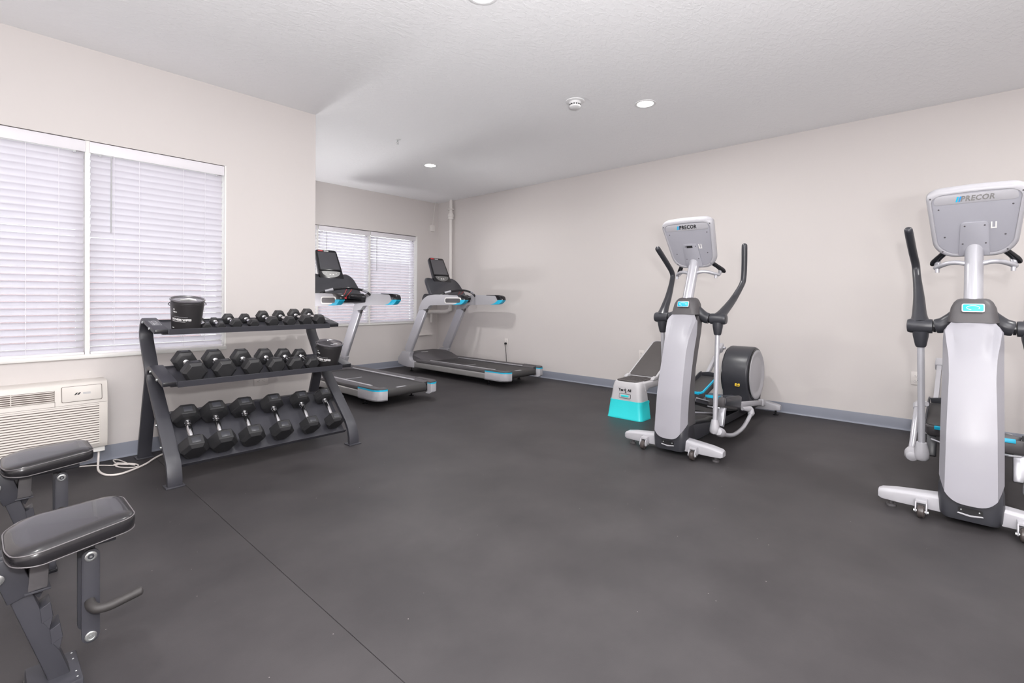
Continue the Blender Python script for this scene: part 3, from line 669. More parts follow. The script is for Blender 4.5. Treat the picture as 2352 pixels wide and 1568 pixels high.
#==PART3==
# ---------------------------------------------------------------- treadmills
def treadmill(loc, label):
    t = thing('treadmill', label, 'treadmill', loc, 0, 'treadmills facing the far window')
    # local: x across, y 0 = rear (towards the camera) to 2.3 = front, z up
    for s_ in (-1, 1):
        X = .405*s_
        xi, xo = sorted((X, X-.050*s_))
        sec = rpoly([(xi, .083), (xo, .083), (xo, .168), (xi, .168)], .018, 4)
        MB().prism(sec, 'y', .34, 1.92).build('side_frame', m_steel, t)
        boot = rpoly([(1.90, .080), (2.12, .082), (2.325, .115), (2.325, .20), (2.205, .315), (1.985, .315), (2.03, .24), (2.00, .178), (1.90, .172)], [.01, .05, .07, .05, .01, .01, .05, .05, .01], 5)
        MB().prism(boot, 'x', X-.058*s_, X+.004*s_).build('base_boot', m_silver, t, bevel=.010, seg=3)
        up = MB().bar([(X-.026*s_, 2.095, .31), (X-.026*s_, 1.695, .985)], (1, 0, 0), .052, .165).build('upright', m_tube, t, bevel=.016, seg=3)
        MB().bar([(X-.026*s_, 2.005, .32), (X-.026*s_, 1.606, .985)], (1, 0, 0), .036, .010).build('upright_inner_strip', m_dgrey, up, bevel=.002)
        MB().lathe([(.004, 0), (.006, -.002), (.001, -.004)], (X-.02*s_, 1.985, .33), 'y', 8).build('screw', m_zinc, up)
        arm = rpoly([(1.805, .965), (1.59, .985), (1.535, 1.042), (1.20, 1.050), (.86, 1.062), (.80, 1.075), (.745, 1.13), (.765, 1.178), (.83, 1.196), (1.42, 1.202), (1.60, 1.185), (1.735, 1.10)], [.01, .02, .06, .1, .05, .05, .04, .03, .04, .06, .12, .12], 5)
        ar = MB().prism(arm, 'x', X-.056*s_, X+.002*s_).build('handrail', m_silver, t, bevel=.012, seg=3)
        tip = rpoly([(.865, 1.125), (.745, 1.125), (.760, 1.180), (.83, 1.199), (1.10, 1.2045), (1.10, 1.196), (.90, 1.190)], [.01, .01, .03, .03, .002, .002, .03], 4)
        MB().prism(tip, 'x', X-.059*s_, X+.0045*s_).build('tip_cap', m_blackp, ar, bevel=.003)
        cy = rpoly([(1.02, 1.055), (.90, 1.058), (.81, 1.066), (.741, 1.126), (.85, 1.126), (.92, 1.075)], [.002, .05, .04, .02, .02, .04], 4)
        MB().prism(cy, 'x', X-.060*s_, X+.0055*s_).build('tip_accent', m_cyan, ar, bevel=.003)
        ox = X+.003*s_
        MB().prism(rpoly([(.825, 1.072), (1.185, 1.072), (1.185, 1.160), (.825, 1.160)], .040, 7), 'x', ox, ox+.0022*s_).build('grip_surround', m_white, ar)
        MB().prism(rpoly([(.850, 1.086), (1.165, 1.086), (1.165, 1.147), (.850, 1.147)], .030, 7), 'x', ox, ox+.0040*s_).build('grip_pad', m_dgrey, ar, bevel=.001)
        # foot rails
        MB().prism(rpoly([(X, .168), (X-.140*s_, .175), (X-.140*s_, .195), (X-.03*s_, .212), (X, .205)], .006, 2), 'y', .09, 1.85).build('foot_rail', m_dgrey, t)
        MB().bar([(X-.128*s_, .30, .2005), (X-.128*s_, 1.70, .2005)], (1, 0, 0), .030, .006).build('rail_strip', m_silver, t, bevel=.001)
        # rear end cap, wraps inward
        out = rpoly([(X+.003*s_, .36), (X+.003*s_, .05), (X-.045*s_, -.015), (X-.125*s_, -.020), (X-.125*s_, .055), (X-.07*s_, .075), (X-.055*s_, .36)], [.002, .09, .06, .01, .01, .03, .002], 5)
        ec = MB().loft([[(px-(.012*s_ if z < .09 else 0), py+(.02 if z < .09 else 0), z) for px, py in out] for z in (.078, .096, .185)]).build('end_cap', m_silver, t, bevel=.003)
        MB().loft([[(px+k*s_, py-k, z) for px, py in out] for z, k in ((.184, .001), (.199, .0005))]).build('end_cap_accent', m_cyan, ec)
        MB().loft([[(px-.002*s_, py+.004, z) for px, py in out] for z in (.198, .213)]).build('end_cap_top', m_dgrey, ec, bevel=.003)
        MB().tube([(X-.10*s_, .38, .085), (X-.10*s_, .38, .010)], .008, 8).lathe([(.030, .0), (.030, .006), (.008, .014)], (X-.10*s_, .38, 0), n=14).build('levelling_foot', m_blackp, t)
        MB().tube([(X-.10*s_, 2.10, .085), (X-.10*s_, 2.10, .010)], .008, 8).lathe([(.030, .0), (.030, .006), (.008, .014)], (X-.10*s_, 2.10, 0), n=14).build('levelling_foot', m_blackp, t)
    belt = [(1.80, .186), (.09, .186)]+[(.09-.046*math.sin(q), .140+.046*math.cos(q)) for q in [PI*k/8 for k in range(1, 9)]]+[(1.80, .094)]
    MB().prism(belt, 'x', -.272, .272).build('running_belt', m_belt, t, smooth=60)
    MB().tube([(-.35, .10, .138), (.35, .10, .138)], .036, 14).build('rear_roller', m_blackp, t)
    MB().box(-.33, .33, .30, 1.95, .086, .112).build('deck_underpan', m_blackp, t, bevel=.004)
    MB().box(-.10, .02, .075, .115, .1868, .1872).build('belt_marking', m_gink, t)
    MB().box(-.22, .0, .95, .975, .1862, .1868).box(-.26, -.16, 1.0, 1.008, .1862, .1868).build('belt_lettering', m_gink, t)
    # motor hood
    rings = []
    for y, z, w in ((1.62, .200, .355), (1.70, .232, .355), (1.84, .280, .352), (2.00, .312, .348), (2.14, .312, .345), (2.26, .280, .335), (2.31, .20, .320)):
        rings.append([(-w, y, .10), (-w, y, z-.055 if z > .2 else z-.02), (-w+.05, y, z-.016), (-w*.45, y, z), (w*.45, y, z), (w-.05, y, z-.016), (w, y, z-.055 if z > .2 else z-.02), (w, y, .10)])
    hd = MB().loft(rings).build('motor_hood', m_dgrey, t, smooth=50)
    MB().box(-.10, .02, 1.948, 1.975, .3055, .3095, Matrix.Translation((-.12, 0, -.003))).build('hood_label', m_key, hd)
    # console bridge between the uprights
    MB().prism(rpoly([(1.46, 1.085), (1.74, 1.06), (1.80, 1.13), (1.74, 1.215), (1.50, 1.205)], [.03, .03, .04, .03, .03], 4), 'x', -.350, .350).build('console_bridge', m_blackp, t, bevel=.008)
    for s_ in (-1, 1):
        g_ = MB().prism(rpoly([(.075*s_, 1.135), (.315*s_, 1.120), (.318*s_, 1.180), (.075*s_, 1.190)], .022, 4), 'y', 1.405, 1.47).build('pulse_grip', m_blackp, t, bevel=.006)
        MB().tube([(.10*s_, 1.402, 1.170), (.30*s_, 1.402, 1.163)], .008, 8).build('pulse_contact', m_chrome, g_)
    MB().tube(cr([(-.352, 1.36, 1.185), (-.30, 1.34, 1.215), (-.18, 1.30, 1.250), (0, 1.27, 1.270), (.18, 1.30, 1.250), (.30, 1.34, 1.215), (.352, 1.36, 1.185)], 5), .0155, 12).build('cross_handle', m_blackp, t)
    for s_ in (-1, 1): MB().tube([(.20*s_, 1.294, 1.251), (.285*s_, 1.33, 1.226)], .0172, 12).build('handle_contact', m_tube, t)
    # winged shroud behind the screen
    wing = cr([(-.350, 1.175), (-.338, 1.30), (-.315, 1.40), (-.262, 1.455), (-.20, 1.462), (-.08, 1.44), (.08, 1.44), (.20, 1.462), (.262, 1.455), (.315, 1.40), (.338, 1.30), (.350, 1.175)], 4)
    rings = []
    for dy, k in ((0, .97), (.018, 1.0), (.06, 1.0), (.075, .96)):
        rings.append([(p_.x*k, 1.60+dy+(p_.y-1.17)*.72+abs(p_.x)*-.18, 1.17+(p_.y-1.17)*(1 if k == 1 else .975)) for p_ in [Vector((q.x, q.y)) for q in [Vector((w_[0], w_[1])) for w_ in wing]]])
    MB().loft(rings).build('shroud', m_dark, t, smooth=50)
    MB().bar([(0, 1.60, 1.19), (0, 1.76, 1.36)], (1, 0, 0), .18, .06).build('console_neck', m_blackp, t, bevel=.01)
    sc = frame((.012, 1.822, 1.568), (1, 0, 0), (0, .43, .90))
    out = rpoly([(-.168, -.200), (-.105, -.292), (.105, -.292), (.168, -.200), (.162, -.02), (.148, .215), (.128, .234), (-.128, .234), (-.148, .215), (-.162, -.02)], [.03, .05, .05, .03, .1, .015, .015, .015, .015, .1], 4)
    hs = MB().loft([[sc @ Vector((px*k, py*k, z)) for px, py in out] for z, k in ((-.040, .90), (-.028, .97), (.012, 1.0), (.020, .985), (.022, .965))]).build('console', m_blackp, t, smooth=40)
    MB().prism(rpoly([(-.136, -.062), (.136, -.062), (.124, .196), (-.124, .196)], .006, 2), 'z', .0215, .0235, sc).build('screen', m_screen, hs)
    MB().box(-.150, .150, -.084, -.066, .020, .036, sc).build('reading_ledge', m_blackp, hs, bevel=.004)
    kp = [(.128*math.cos(q), -.100+(.082 if math.sin(q) < 0 else .010)*math.sin(q)) for q in [2*PI*k/24 for k in range(24)]]
    MB().prism(kp, 'z', .0215, .0240, sc).build('key_panel', m_pad, hs)
    for dx in (-.032, .010): MB().box(dx, dx+.024, -.150, -.132, .0235, .0255, sc).build('key', m_key, hs)
    for dx in (-.074, .062): MB().box(dx, dx+.008, -.126, -.117, .0235, .0252, sc).build('key', m_key, hs)
    MB().box(-.024, .030, -.226, -.217, .0215, .0235, sc).build('brand_label', m_key, hs)
    MB().box(-.116, -.050, .207, .221, .0215, .0240, sc).build('red_tab', m_red, hs)
    MB().box(-.036, .030, .207, .219, .0215, .0240, sc).build('white_tab', m_key, hs)
    MB().tube(cr([(-.03, 1.275, 1.255), (-.025, 1.33, 1.205), (-.01, 1.40, 1.165), (.02, 1.405, 1.15), (.04, 1.35, 1.20), (.045, 1.28, 1.255)], 4), .0028, 6).box(.0, .03, 1.385, 1.40, 1.135, 1.155).build('safety_lanyard', m_red, t)
    return t
tr = treadmill((4.925, 4.215, 0), 'treadmill nearest the room corner, by the painted pipe')
dup(tr, (3.150, 4.345, 0), 'treadmill behind the dumbbell rack, partly hidden by the wall corner')

# ---------------------------------------------------------------- ellipticals
def elliptical(loc, rz, label):
    t = thing('elliptical_trainer', label, 'elliptical', loc, rz, 'grey ellipticals along the right wall')
    # local: x 0 = front bar (towards the camera) to 2.0 = rear, y left in the photo, z up
    for s_ in (-1, 1):
        rings = []
        for y, z0, z1, xa, xb in ((.115, .036, .122, -.002, .092), (.30, .036, .104, .000, .086), (.365, .038, .093, .003, .080), (.381, .045, .084, .010, .070)):
            sec = rpoly([(xa, z0), (xb, z0), (xb, z1-.006), (xb-.014, z1), (xa+.014, z1), (xa, z1-.012)], .006, 2); rings.append([(p_[0], y*s_, p_[1]) for p_ in sec])
        st = MB().loft(rings).build('front_stabilizer', m_silver, t, smooth=35)
        MB().lathe([(.024, 0), (.024, .012), (.012, .012), (.012, .037)], (.04, .325*s_, 0), n=14).build('levelling_foot', m_dgrey, st)
        cy = .190*s_
        cb = MB()
        for dy in (-.022, .022): cb.prism(rpoly([(-.042, .020), (-.066, .028), (-.070, .048), (-.050, .082), (.004, .090), (.004, .036)], .008, 3), 'y', cy+dy-.003, cy+dy+.003)
        cb.box(-.048, .004, cy-.024, cy+.024, .074, .090).build('caster_bracket', m_silver, t, bevel=.002)
        wh = MB().lathe([(.006, -.016), (.026, -.016), (.032, -.010), (.033, 0), (.032, .010), (.026, .016), (.006, .016)], (-.050, cy, .0335), 'y', 24).build('caster_wheel', m_tyre, t)
        MB().lathe([(.008, -.031), (.008, .031)], (-.050, cy, .0335), 'y', 8).build('axle_bolt', m_zinc, wh)
    # dark base and rear shell of the tower
    rings = []
    for z, xf, hw_, xb in ((.030, -.028, .118, .28), (.05, -.034, .126, .29), (.12, -.036, .130, .28), (.19, -.030, .128, .25), (.235, .000, .118, .235), (.27, .045, .095, .22)):
        rings.append([(px, py, z) for px, py in rpoly([(xf, -hw_+.02), (xf+.05, -hw_), (xb, -hw_*.62), (xb, hw_*.62), (xf+.05, hw_), (xf, hw_-.02)], [.04, .03, .02, .02, .03, .04], 4)])
    tb = MB().loft(rings).build('tower_base', m_dark, t, smooth=60)
    MB().prism(rpoly([(-.046, .070), (.046, .070), (.046, .100), (-.046, .100)], .007, 3), 'x', -.0392, -.034).build('carry_slot', m_ink, tb)
    MB().prism(rpoly([(-.050, .068), (0, .060), (.050, .068), (.046, .074), (0, .068), (-.046, .074)], .002, 2), 'x', -.043, -.036).build('slot_lip', m_silver, tb, bevel=.001)
    for yy in (-.034, .034): MB().lathe([(.0035, -.0400), (.002, -.041), (.0005, -.041)], (0, yy, .088), 'x', 8).build('screw', m_zinc, tb)
    zs = [.10, .16, .30, .44, .60, .77, .87, .935, 1.0, 1.07, 1.10]; xs = [-.052, -.050, -.036, -.018, .022, .074, .115, .152, .195, .255, .285]
    rings = []
    for z, hw_, xb in ((.20, .110, .230), (.44, .108, .210), (.62, .108, .230), (.77, .112, .272), (.90, .114, .318), (.98, .105, .36), (1.06, .085, .395), (1.11, .055, .40)):
        xf = lerp(z, zs, xs)+.072
        rings.append([(px, py, z) for px, py in rpoly([(xf, -hw_), (xb, -hw_*.97), (xb, hw_*.97), (xf, hw_)], [.01, .02, .02, .01], 3)])
    MB().loft(rings).build('tower_rear_shell', m_dgrey, t, smooth=60)
    # silver cowl
    nz = 30; V = []; F = []
    def hwid(z): return lerp(z, [.10, .44, .77, .93, .99, 1.03, 1.07], [.124, .122, .120, .121, .118, .098, .086])
    def zb(u): return .120+.110*abs(u)**3.4
    def zt(u):
        q = abs(u); return 1.078 if q < .60 else lerp(q, [.60, .68, .76, .86, 1.0], [1.078, 1.055, 1.020, 1.0, .985])
    def crease(z): return lerp(z, [.1, .5, .75, .86, .94, 1.0], [.80, .78, .745, .78, .88, .97])
    ws = [-1, -.95, -.88, -.80, -.78, -.76, -.70, -.62, -.54, -.45, -.34, -.22, -.1]; ws = ws+[0]+[-q for q in ws[::-1]]; nu = len(ws)
    for k in range(nz+1):
        for w_ in ws:
            q = abs(w_); z = zb(q)+(zt(q)-zb(q))*k/nz; c_ = crease(z)
            u = q/.78*c_ if q <= .78 else c_+(q-.78)/.22*(1-c_)
            dent = .016*math.exp(-((q-.56)/.13)**2)*math.exp(-((z-.945)/.065)**2)
            side = 0 if q <= .78 else ((q-.78)/.22)*.070*(1-u*.0)*min(1, (1-c_)/.2)
            V.append((lerp(z, zs, xs)-.010*(1-u*u)+side+dent, math.copysign(u, w_)*hwid(z), z))
    V2 = [(x+.012, y*.97, z) for x, y, z in V]; NV = len(V)
    for k in range(nz):
        for i in range(nu-1):
            q = k*nu+i; F.append((q, q+1, q+nu+1, q+nu)); F.append((NV+q, NV+q+nu, NV+q+nu+1, NV+q+1))
    for k in range(nz):
        for i, d in ((0, 1), (nu-1, -1)): q = k*nu+i; F.append((q, q+nu, NV+q+nu, NV+q))
    for i in range(nu-1):
        F.append((i, NV+i, NV+i+1, i+1)); q = nz*nu+i; F.append((q, q+1, NV+q+1, NV+q))
    MB().add(V+V2, F).build('tower_cowl', m_cowl, t, smooth=32)
    # collar with shoulders
    rings = []
    for z, xf, hw_, dp in ((1.035, .212, .107, .16), (1.075, .219, .100, .16), (1.115, .231, .094, .15), (1.145, .246, .082, .13), (1.160, .262, .070, .11), (1.166, .275, .055, .09)):
        rings.append([(px, py, z) for px, py in rpoly([(xf, -hw_+.02), (xf+.04, -hw_), (xf+dp, -hw_+.01), (xf+dp, hw_-.01), (xf+.04, hw_), (xf, hw_-.02)], .03, 4)])
    co = MB().loft(rings).build('tower_collar', m_dgrey, t, smooth=60)
    bm_ = frame((.2265, 0, 1.112), (0, -1, 0), (.34, 0, 1))
    MB().prism(rpoly([(-.046, -.024), (.046, -.024), (.046, .024), (-.046, .024)], .010, 4), 'z', .002, .011, bm_).build('badge_frame', m_tube, co, bevel=.001)
    bd = MB().prism(rpoly([(-.041, -.019), (.041, -.019), (.041, .019), (-.041, .019)], .008, 4), 'z', .010, .0125, bm_).build('badge', m_cyan, co, bevel=.001)
    sw = [(.020*math.cos(q)*1.3, .009*math.sin(q)*1.3, .0128) for q in [PI*2*k/20-.6 for k in range(17)]]
    MB().tube([bm_ @ Vector(p_) for p_ in sw], .0014, 5).build('badge_swirl', m_wink, bd)
    for s_ in (-1, 1):
        MB().tube(cr([(.33, .060*s_, 1.060), (.335, .095*s_, 1.035), (.338, .128*s_, 1.012), (.340, .158*s_, 1.004)], 4), [.050, .048, .046, .044, .043, .042, .042, .042, .043, .043, .043, .042, .040], 16).build('shoulder', m_dark, t)
        MB().lathe([(.034, .156), (.034, .168)], (.340, 0, 1.003), 'y', 18, m=Matrix.Scale(s_, 4, (0, 1, 0))).build('shoulder_ring', m_blackp, t)
    # post and console
    MB().tube([(.285, 0, 1.10), (.485, 0, 1.560)], .0405, 28).build('post', m_tube, t)
    cm = frame((.375, 0, 1.603), (0, -1, 0), (-.51, 0, .86))      # z axis of this frame faces the camera and down
    def outl(k=1, dk=0):
        return [(px*k, py*k) for px, py in rpoly([(-.118, -.212), (.118, -.212), (.178, -.150), (.208, .185), (.165, .214), (0, .222), (-.165, .214), (-.208, .185), (-.178, -.150)], [.09, .09, .10, .06, .05, .2, .05, .06, .10], 6)]
    # loft axis check: +z of cm is cross(x, y)
    sg = 1 if (cm.col[2].xyz.x < 0) else -1
    rings = [[cm @ Vector((px, py, sg*z)) for px, py in outl(k)] for z, k in ((-.034, .93), (-.030, .965), (-.010, 1.0), (.016, .995), (.030, .965), (.036, .92), (.036, .885), (.029, .875))]
    cs = MB().loft(rings).build('console', m_silver, t, smooth=50)
    MB().loft([[cm @ Vector((px, py+.0, sg*z)) for px, py in outl(k)] for z, k in ((.0285, .872), (.0310, .865), (.0315, .85))]).build('back_panel', m_panel, cs, smooth=50)
    MB().loft([[cm @ Vector((px, py, sg*z)) for px, py in rpoly([(-.172, .128), (.172, .128), (.165, .183), (-.165, .183)], .02, 4)] for z in (.030, .0335)]).build('name_band', m_silver, cs, bevel=.001)
    MB().loft([[cm @ Vector((px, py, sg*z)) for px, py in rpoly([(-.066, -.198), (.066, -.198), (.058, .000), (.050, .012), (-.050, .012), (-.058, .0)], .008, 3)] for z in (.030, .0385)]).build('mount_plate', m_panel, cs, bevel=.002)
    m_ = MB()
    for px, py in ((-.040, -.01), (.042, -.01), (-.048, -.12), (.048, -.12), (-.150, .10), (.150, .10), (-.125, -.075), (.125, -.075), (-.185, .172), (.185, .172), (-.135, -.165), (.135, -.165)):
        z0_ = .0385 if abs(px) < .06 else (.0315 if abs(px) < .16 and py > -.1 else .0362); m_.lathe([(.005, -.001), (.004, .0012), (.0008, .0014)], cm @ Vector((px, py, sg*z0_)), n=8, m=Matrix(cm.to_3x3()).to_4x4())
    m_.build('screw', m_dgrey, cs)
    MB().box(.066, .072, -.03, .005, sg*.031, sg*.0345, cm).box(.084, .090, -.03, .005, sg*.031, sg*.0345, cm).box(.066, .090, -.034, -.028, sg*.031, sg*.0345, cm).build('cable_clip', m_white, cs)
    MB().box(-.030, .018, -.022, -.002, sg*.0384, sg*.0394, cm).build('port_cover', m_ink, cs)
    tm = frame(cm @ Vector((0, .155, sg*.0342)), (0, -1, 0), (-.51, 0, .86))
    text('PRECOR', .043, m_ink, 'lettering', cs, tm @ Matrix.Translation((.010, 0, 0)) @ Matrix.Scale(.80, 4, (1, 0, 0)), .0006, shear=.18, bold=.0013, space=1.08)
    for j, dx in enumerate((-.078, -.067)):
        MB().prism([(dx, -.015), (dx+.007, -.015), (dx+.0145, .016), (dx+.0075, .016)], 'z', 0, .0012, tm).build('logo_bar', m_blueink if j else m_cyan, cs)
    MB().loft([[cm @ Vector((px, py, sg*z)) for px, py in outl(k)] for z, k in ((-.0335, .90), (-.036, .88))]).build('display_face', m_blackp, cs, smooth=50)
    # fixed bar with grips
    for s_ in (-1, 1):
        fb = MB().tube(cr([(.400, .030*s_, 1.365), (.405, .075*s_, 1.375), (.425, .115*s_, 1.372), (.462, .152*s_, 1.358), (.500, .168*s_, 1.352), (.540, .166*s_, 1.366), (.560, .160*s_, 1.395)], 4), .0135, 12).build('fixed_bar', m_tube, t)
        MB().tube([(.470, .160*s_, 1.345), (.470, .160*s_, 1.322)], .011, 10).build('bar_stub', m_tube, fb)
        MB().tube(cr([(.585, .192*s_, 1.375), (.560, .172*s_, 1.398), (.525, .146*s_, 1.425), (.490, .118*s_, 1.450), (.470, .100*s_, 1.462)], 4), [.010, .015, .018, .019, .019, .018, .018, .017, .017, .017, .017, .017, .017, .017, .017, .016, .012], 12).build('fixed_grip', m_blackp, t)
    # moving arms: (hub x, handle path, rod bottom, lower tube path)
    def arm(s_, hp, grip, rodb, low, e1):
        hx, hz = hp
        MB().lathe([(.030, .170), (.041, .172), (.042, .180), (.042, .272), (.037, .286), (.02, .290), (.001, .290)], (hx, 0, hz), 'y', 24, m=Matrix.Scale(s_, 4, (0, 1, 0))).build('arm_hub', m_dark, t)
        P = cr(grip, 5); N = len(P); rings = []
        for i, p_ in enumerate(P):
            T = (P[min(i+1, N-1)]-P[max(i-1, 0)]).normalized(); u = Vector((0, 1, 0)); u = (u-T*u.dot(T)).normalized(); w = T.cross(u)
            q = i/(N-1); wy = lerp(q, [0, .15, .45, .6, .975, 1], [.050, .036, .022, .0215, .0225, .0215]); wx = lerp(q, [0, .15, .45, .6, .975, 1], [.040, .032, .023, .0215, .0225, .0215])
            rings.append([p_+u*(math.cos(2*PI*k/16)*wy)+w*(math.sin(2*PI*k/16)*wx) for k in range(16)])
        for ex, rr in ((.008, .0185), (.014, .0125), (.017, .005)): rings.append([P[-1]+T*ex+u*(math.cos(2*PI*k/16)*rr)+w*(math.sin(2*PI*k/16)*rr) for k in range(16)])
        MB().loft(rings).build('handle_grip', m_dark, t, smooth=60)
        ry_ = .225*s_; top = Vector((hx-.002, ry_, hz-.03)); rb = Vector(rodb); d = (rb-top).normalized()
        MB().tube([top, top+d*.03, top+d*.085, top+d*.095], [.040, .037, .027, .022], 18).build('rod_socket', m_dark, t)
        MB().tube([top+d*.08, rb], .0175, 16).build('rod', m_tube, t)
        MB().tube([rb-d*.035, rb-d*.01, rb+d*.03, rb+d*.055, rb+d*.070, rb+d*.076], [.024, .030, .036, .037, .028, .012], 18).build('rod_shoe', m_silver, t)
        lo = [Vector(q) for q in low]
        e_ = (lo[1]-lo[0]).normalized(); MB().tube([lo[0]-e_*.018, lo[0]-e_*.010, lo[0]+e_*.012, lo[0]+e_*.055, lo[0]+e_*.085, lo[0]+e_*.095], [.012, .028, .036, .034, .026, .018], 18).build('pivot_cone', m_silver, t)
        C_ = cr(low, 5); MB().tube(C_, .0165, 14).build('lower_tube', m_tube, t)
        MB().tube([C_[-1]-(C_[-1]-C_[-3]).normalized()*.03, C_[-1], Vector(e1[0])], [.020, .028, .027], 14).build('pivot_elbow', m_silver, t)
        MB().tube([Vector(e1[0]), Vector(e1[1])], [.026, .015], 12).build('pivot_pin', m_silver, t)
    arm(-1, (.340, 1.003), [(.342, -.228, 1.010), (.42, -.238, 1.055), (.60, -.250, 1.150), (.745, -.272, 1.275), (.768, -.280, 1.345), (.765, -.285, 1.46), (.758, -.287, 1.600)],
        (.275, -.232, .205), [(.27, -.262, .155), (.40, -.272, .105), (.60, -.268, .066), (.82, -.264, .072), (.98, -.262, .116), (1.07, -.262, .158)], ((1.085, -.250, .190), (.98, -.215, .205)))
    arm(1, (.340, 1.003), [(.338, .228, 1.010), (.40, .236, 1.075), (.50, .246, 1.180), (.615, .266, 1.320), (.625, .272, 1.385), (.54, .282, 1.465), (.375, .290, 1.580)],
        (.385, .217, .270), [(.385, .262, .212), (.46, .270, .225), (.55, .268, .29), (.66, .266, .39), (.77, .264, .455)], ((.775, .245, .475), (.74, .215, .48)))
    # frame behind the tower
    MB().prism(rpoly([(.22, .030), (1.93, .030), (1.93, .090), (.80, .105), (.30, .165), (.22, .165)], .012, 3), 'y', -.060, .060).build('base_beam', m_dark, t, bevel=.006)
    MB().bar([(.24, 0, .375), (.58, 0, .290), (1.0, 0, .175), (1.42, 0, .120)], (0, 1, 0), .20, .030).build('incline_ramp', m_dark, t, bevel=.004)
    for s_ in (-1, 1): MB().bar([(.24, .106*s_, .392), (.58, .106*s_, .307), (1.0, .106*s_, .192), (1.42, .106*s_, .137)], (0, 1, 0), .012, .008).build('ramp_edge', m_tube, t)
    MB().bar([(.24, 0, .270), (.60, 0, .205), (.85, 0, .140)], (0, 1, 0), .17, .018).build('lower_guard', m_dgrey, t, bevel=.003)
    MB().bar([(.24, .088, .279), (.60, .088, .214), (.85, .088, .149)], (0, 1, 0), .008, .010).bar([(.24, -.088, .279), (.60, -.088, .214), (.85, -.088, .149)], (0, 1, 0), .008, .010).build('guard_edge', m_tube, t)
    # pedals
    def pedal(s_, A, B, crank):
        y0 = .150*s_; A = Vector((A[0], y0, A[1])); B = Vector((B[0], y0, B[1])); L_ = (B-A).length; m4 = frame(A, B-A, (0, 1, 0))
        o2 = [(.0, -.070), (.03, -.084), (L_-.05, -.080), (L_, -.060), (L_, .060), (L_-.05, .080), (.03, .084), (.0, .070)]
        o2 = rpoly(o2, .02, 3)
        rings = [[m4 @ Vector((px*k_+kx, py*k_, z)) for px, py in o2] for z, k_, kx in ((-.075, .86, .02), (-.060, .95, .008), (-.006, 1, 0), (.0, .985, .003))]
        pd = MB().loft(rings).build('pedal', m_dgrey, t, smooth=35)
        MB().loft([[m4 @ Vector((px*.90+.018, py*.84, z)) for px, py in o2] for z in (-.001, .003)]).build('pedal_tread', m_belt, pd)
        # raised lip at the far end and low rims along the sides
        MB().bar([m4 @ Vector((L_-.012, py, .020-.012*abs(py)/.07)) for py in (-.068, -.04, 0, .04, .068)], (B-A).normalized(), .014, .050).build('heel_lip', m_dark, pd, bevel=.004)
        for q in (-s_,):
            path = [m4 @ Vector(v) for v in ((.004, .052*q, -.004), (.006, .072*q, -.004), (.035, .084*q, -.004), (.12, .083*q, -.001), (L_-.09, .0815*q, .006), (L_-.05, .080*q, .010))]
            MB().bar(path, m4.to_3x3() @ Vector((0, 0, 1)), .020, .010).build('pedal_accent', m_cyan, pd, bevel=.002)
        MB().bar([m4 @ Vector((-.001, py, -.006)) for py in (-.062*s_, -.02*s_, .030*s_)], m4.to_3x3() @ Vector((0, 0, 1)), .024, .012).build('pedal_accent', m_cyan, pd, bevel=.003)
        ys = .082*s_; ins, outs = sorted((ys, ys-.010*s_)); MB().prism(rpoly([(.02, -.06), (L_, -.055), (L_+.004, .040), (L_-.06, .046), (.10, .020), (.02, .006)], .015, 3), 'y', ins, outs, m4).build('side_rim', m_dark, pd, bevel=.003)
        MB().tube([m4 @ Vector((-.012, .045, -.085)), m4 @ Vector((-.035, .0, -.088)), m4 @ Vector((-.015, -.05, -.086))], .006, 8).build('pedal_lever', m_tube, pd)
        e = Vector(crank); st_ = m4 @ Vector((L_*.96, .045*s_, -.035))
        MB().bar([st_, e], (0, 1, 0), .030, .045).build('pedal_arm', m_silver, t, bevel=.005)
        d = (e-st_).normalized(); MB().bar([e-d*.045, e+d*.040], (0, 1, 0), .052, .068).build('arm_clamp', m_silver, t, bevel=.012, seg=3)
        MB().tube([e, e-Vector((0, .050*s_, 0))], .014, 10).build('crank_pin', m_tube, t)
        lk = m4 @ Vector((.070, .045*s_, -.070)); MB().bar([lk, lk+Vector((-.055, 0, -.150))], (0, 1, 0), .050, .046).build('pedal_link', m_tube if s_ < 0 else m_dark, t, bevel=.006)
    pedal(-1, (.500, .372), (.900, .282), (1.660, -.190, .150))
    pedal(1, (.790, .330), (1.210, .425), (1.610, .190, .662))
    # drive drum
    cx_, cz_, RD = 1.700, .412, .272
    prof = [(cx_+RD*math.cos(q), cz_+RD*math.sin(q)) for q in [math.radians(x) for x in range(-40, 216, 8)]]+[(cx_-.215, .150), (cx_-.12, .095), (cx_+.16, .095)]
    dm = MB().prism(prof, 'y', -.122, .122).build('drive_housing', m_dark, t, bevel=.022, seg=4, smooth=50)
    for s_ in (-1, 1):
        MB().lathe([(.255, .118), (.258, .126), (.246, .131), (.244, .128)], (cx_, 0, cz_), 'y', 48, m=Matrix.Scale(s_, 4, (0, 1, 0)), caps=False).build('disc_rim', m_blackp, dm)
        MB().lathe([(.243, .120), (.243, .134), (.232, .139), (.212, .136), (.190, .126), (.165, .1255), (.150, .129), (.001, .130)], (cx_, 0, cz_), 'y', 48, m=Matrix.Scale(s_, 4, (0, 1, 0))).build('side_disc', m_silver, dm, smooth=50)
    q = math.radians(196); mt = frame((cx_+RD*math.cos(q)-.001, -.030, cz_+RD*math.sin(q)), (0, -1, 0), (.27, 0, 1))
    sg2 = 1 if mt.col[2].xyz.x < 0 else -1
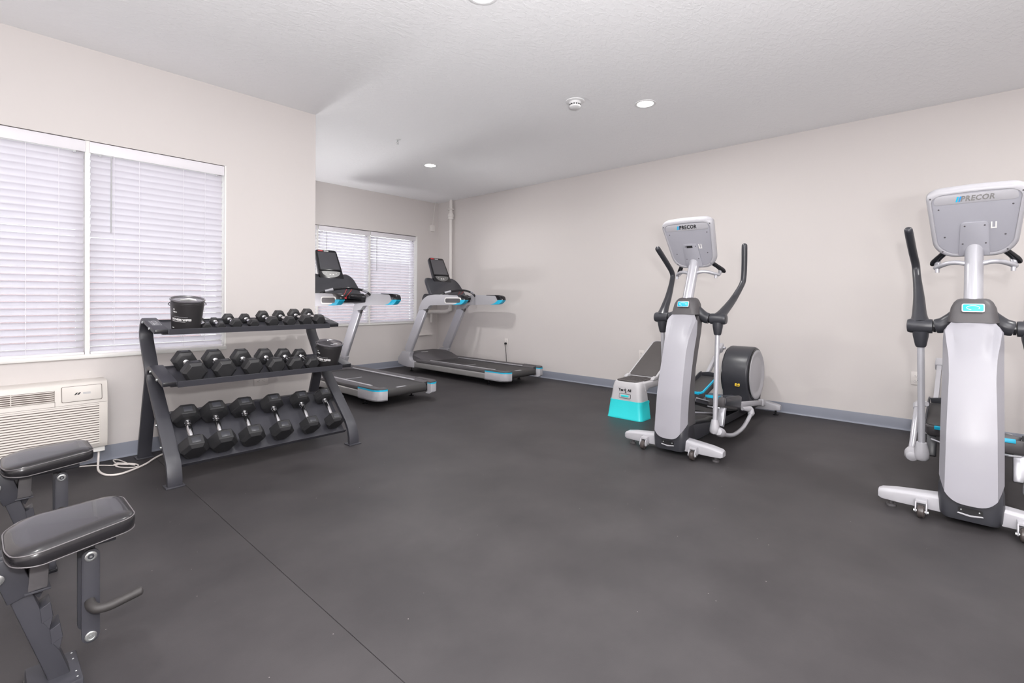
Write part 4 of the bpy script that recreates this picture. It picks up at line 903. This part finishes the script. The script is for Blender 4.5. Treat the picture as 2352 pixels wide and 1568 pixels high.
    wl = MB().prism(rpoly([(-.022, -.020), (.022, -.020), (.022, .020), (-.022, .020)], .006, 3), 'z', 0, sg2*.0028, mt).build('warning_sticker', m_yellow, dm)
    MB().add([mt @ Vector(v) for v in ((-.008, .001, sg2*.0032), (.008, .001, sg2*.0032), (0, .014, sg2*.0032), (-.008, .001, sg2*.0022), (.008, .001, sg2*.0022), (0, .014, sg2*.0022))], [(0, 1, 2), (3, 5, 4), (0, 3, 4, 1), (1, 4, 5, 2), (2, 5, 3, 0)]).box(-.014, .014, -.013, -.005, sg2*.0022, sg2*.0032, mt).build('sticker_print', m_ink, wl)
    MB().bar([(cx_-.24, 0, .10), (cx_+.20, 0, .10)], (0, 1, 0), .20, .07).build('housing_base', m_dark, t, bevel=.01)
    # rear stabilizer
    for s_ in (-1, 1):
        rings = []
        for y, z0, z1, xa, xb in ((0, .046, .140, 1.86, 1.945), (.12, .046, .135, 1.86, 1.945), (.25, .048, .112, 1.865, 1.940), (.288, .050, .104, 1.870, 1.935), (.300, .056, .098, 1.878, 1.926)):
            rings.append([(p_[0], y*s_, p_[1]) for p_ in rpoly([(xa, z0), (xb, z0), (xb, z1-.004), (xb-.010, z1), (xa+.010, z1), (xa, z1-.008)], .005, 2)])
        rs = MB().loft(rings).build('rear_stabilizer', m_silver, t, smooth=35)
        MB().lathe([(.026, 0), (.026, .008), (.009, .014), (.009, .050)], (1.90, .255*s_, 0), n=14).build('levelling_foot', m_blackp, rs)
    return t
e1 = elliptical((3.500, 1.565, 0), 0, 'grey elliptical in the middle, beside the turquoise step platform')
e2 = dup(e1, (3.420, -.075, 0), 'large grey elliptical cut by the right photo edge'); e2.rotation_euler = (0, 0, math.radians(-1.5))
for c in e2.children:                              # its name is raised silver lettering, and it has no port cover
    if c.name.startswith('console'):
        for g in list(c.children):
            if g.name.startswith('lettering'): g.material_slots[0].link = 'OBJECT'; g.material_slots[0].material = m_steel
            if g.name.startswith('port_cover'): bpy.data.objects.remove(g)
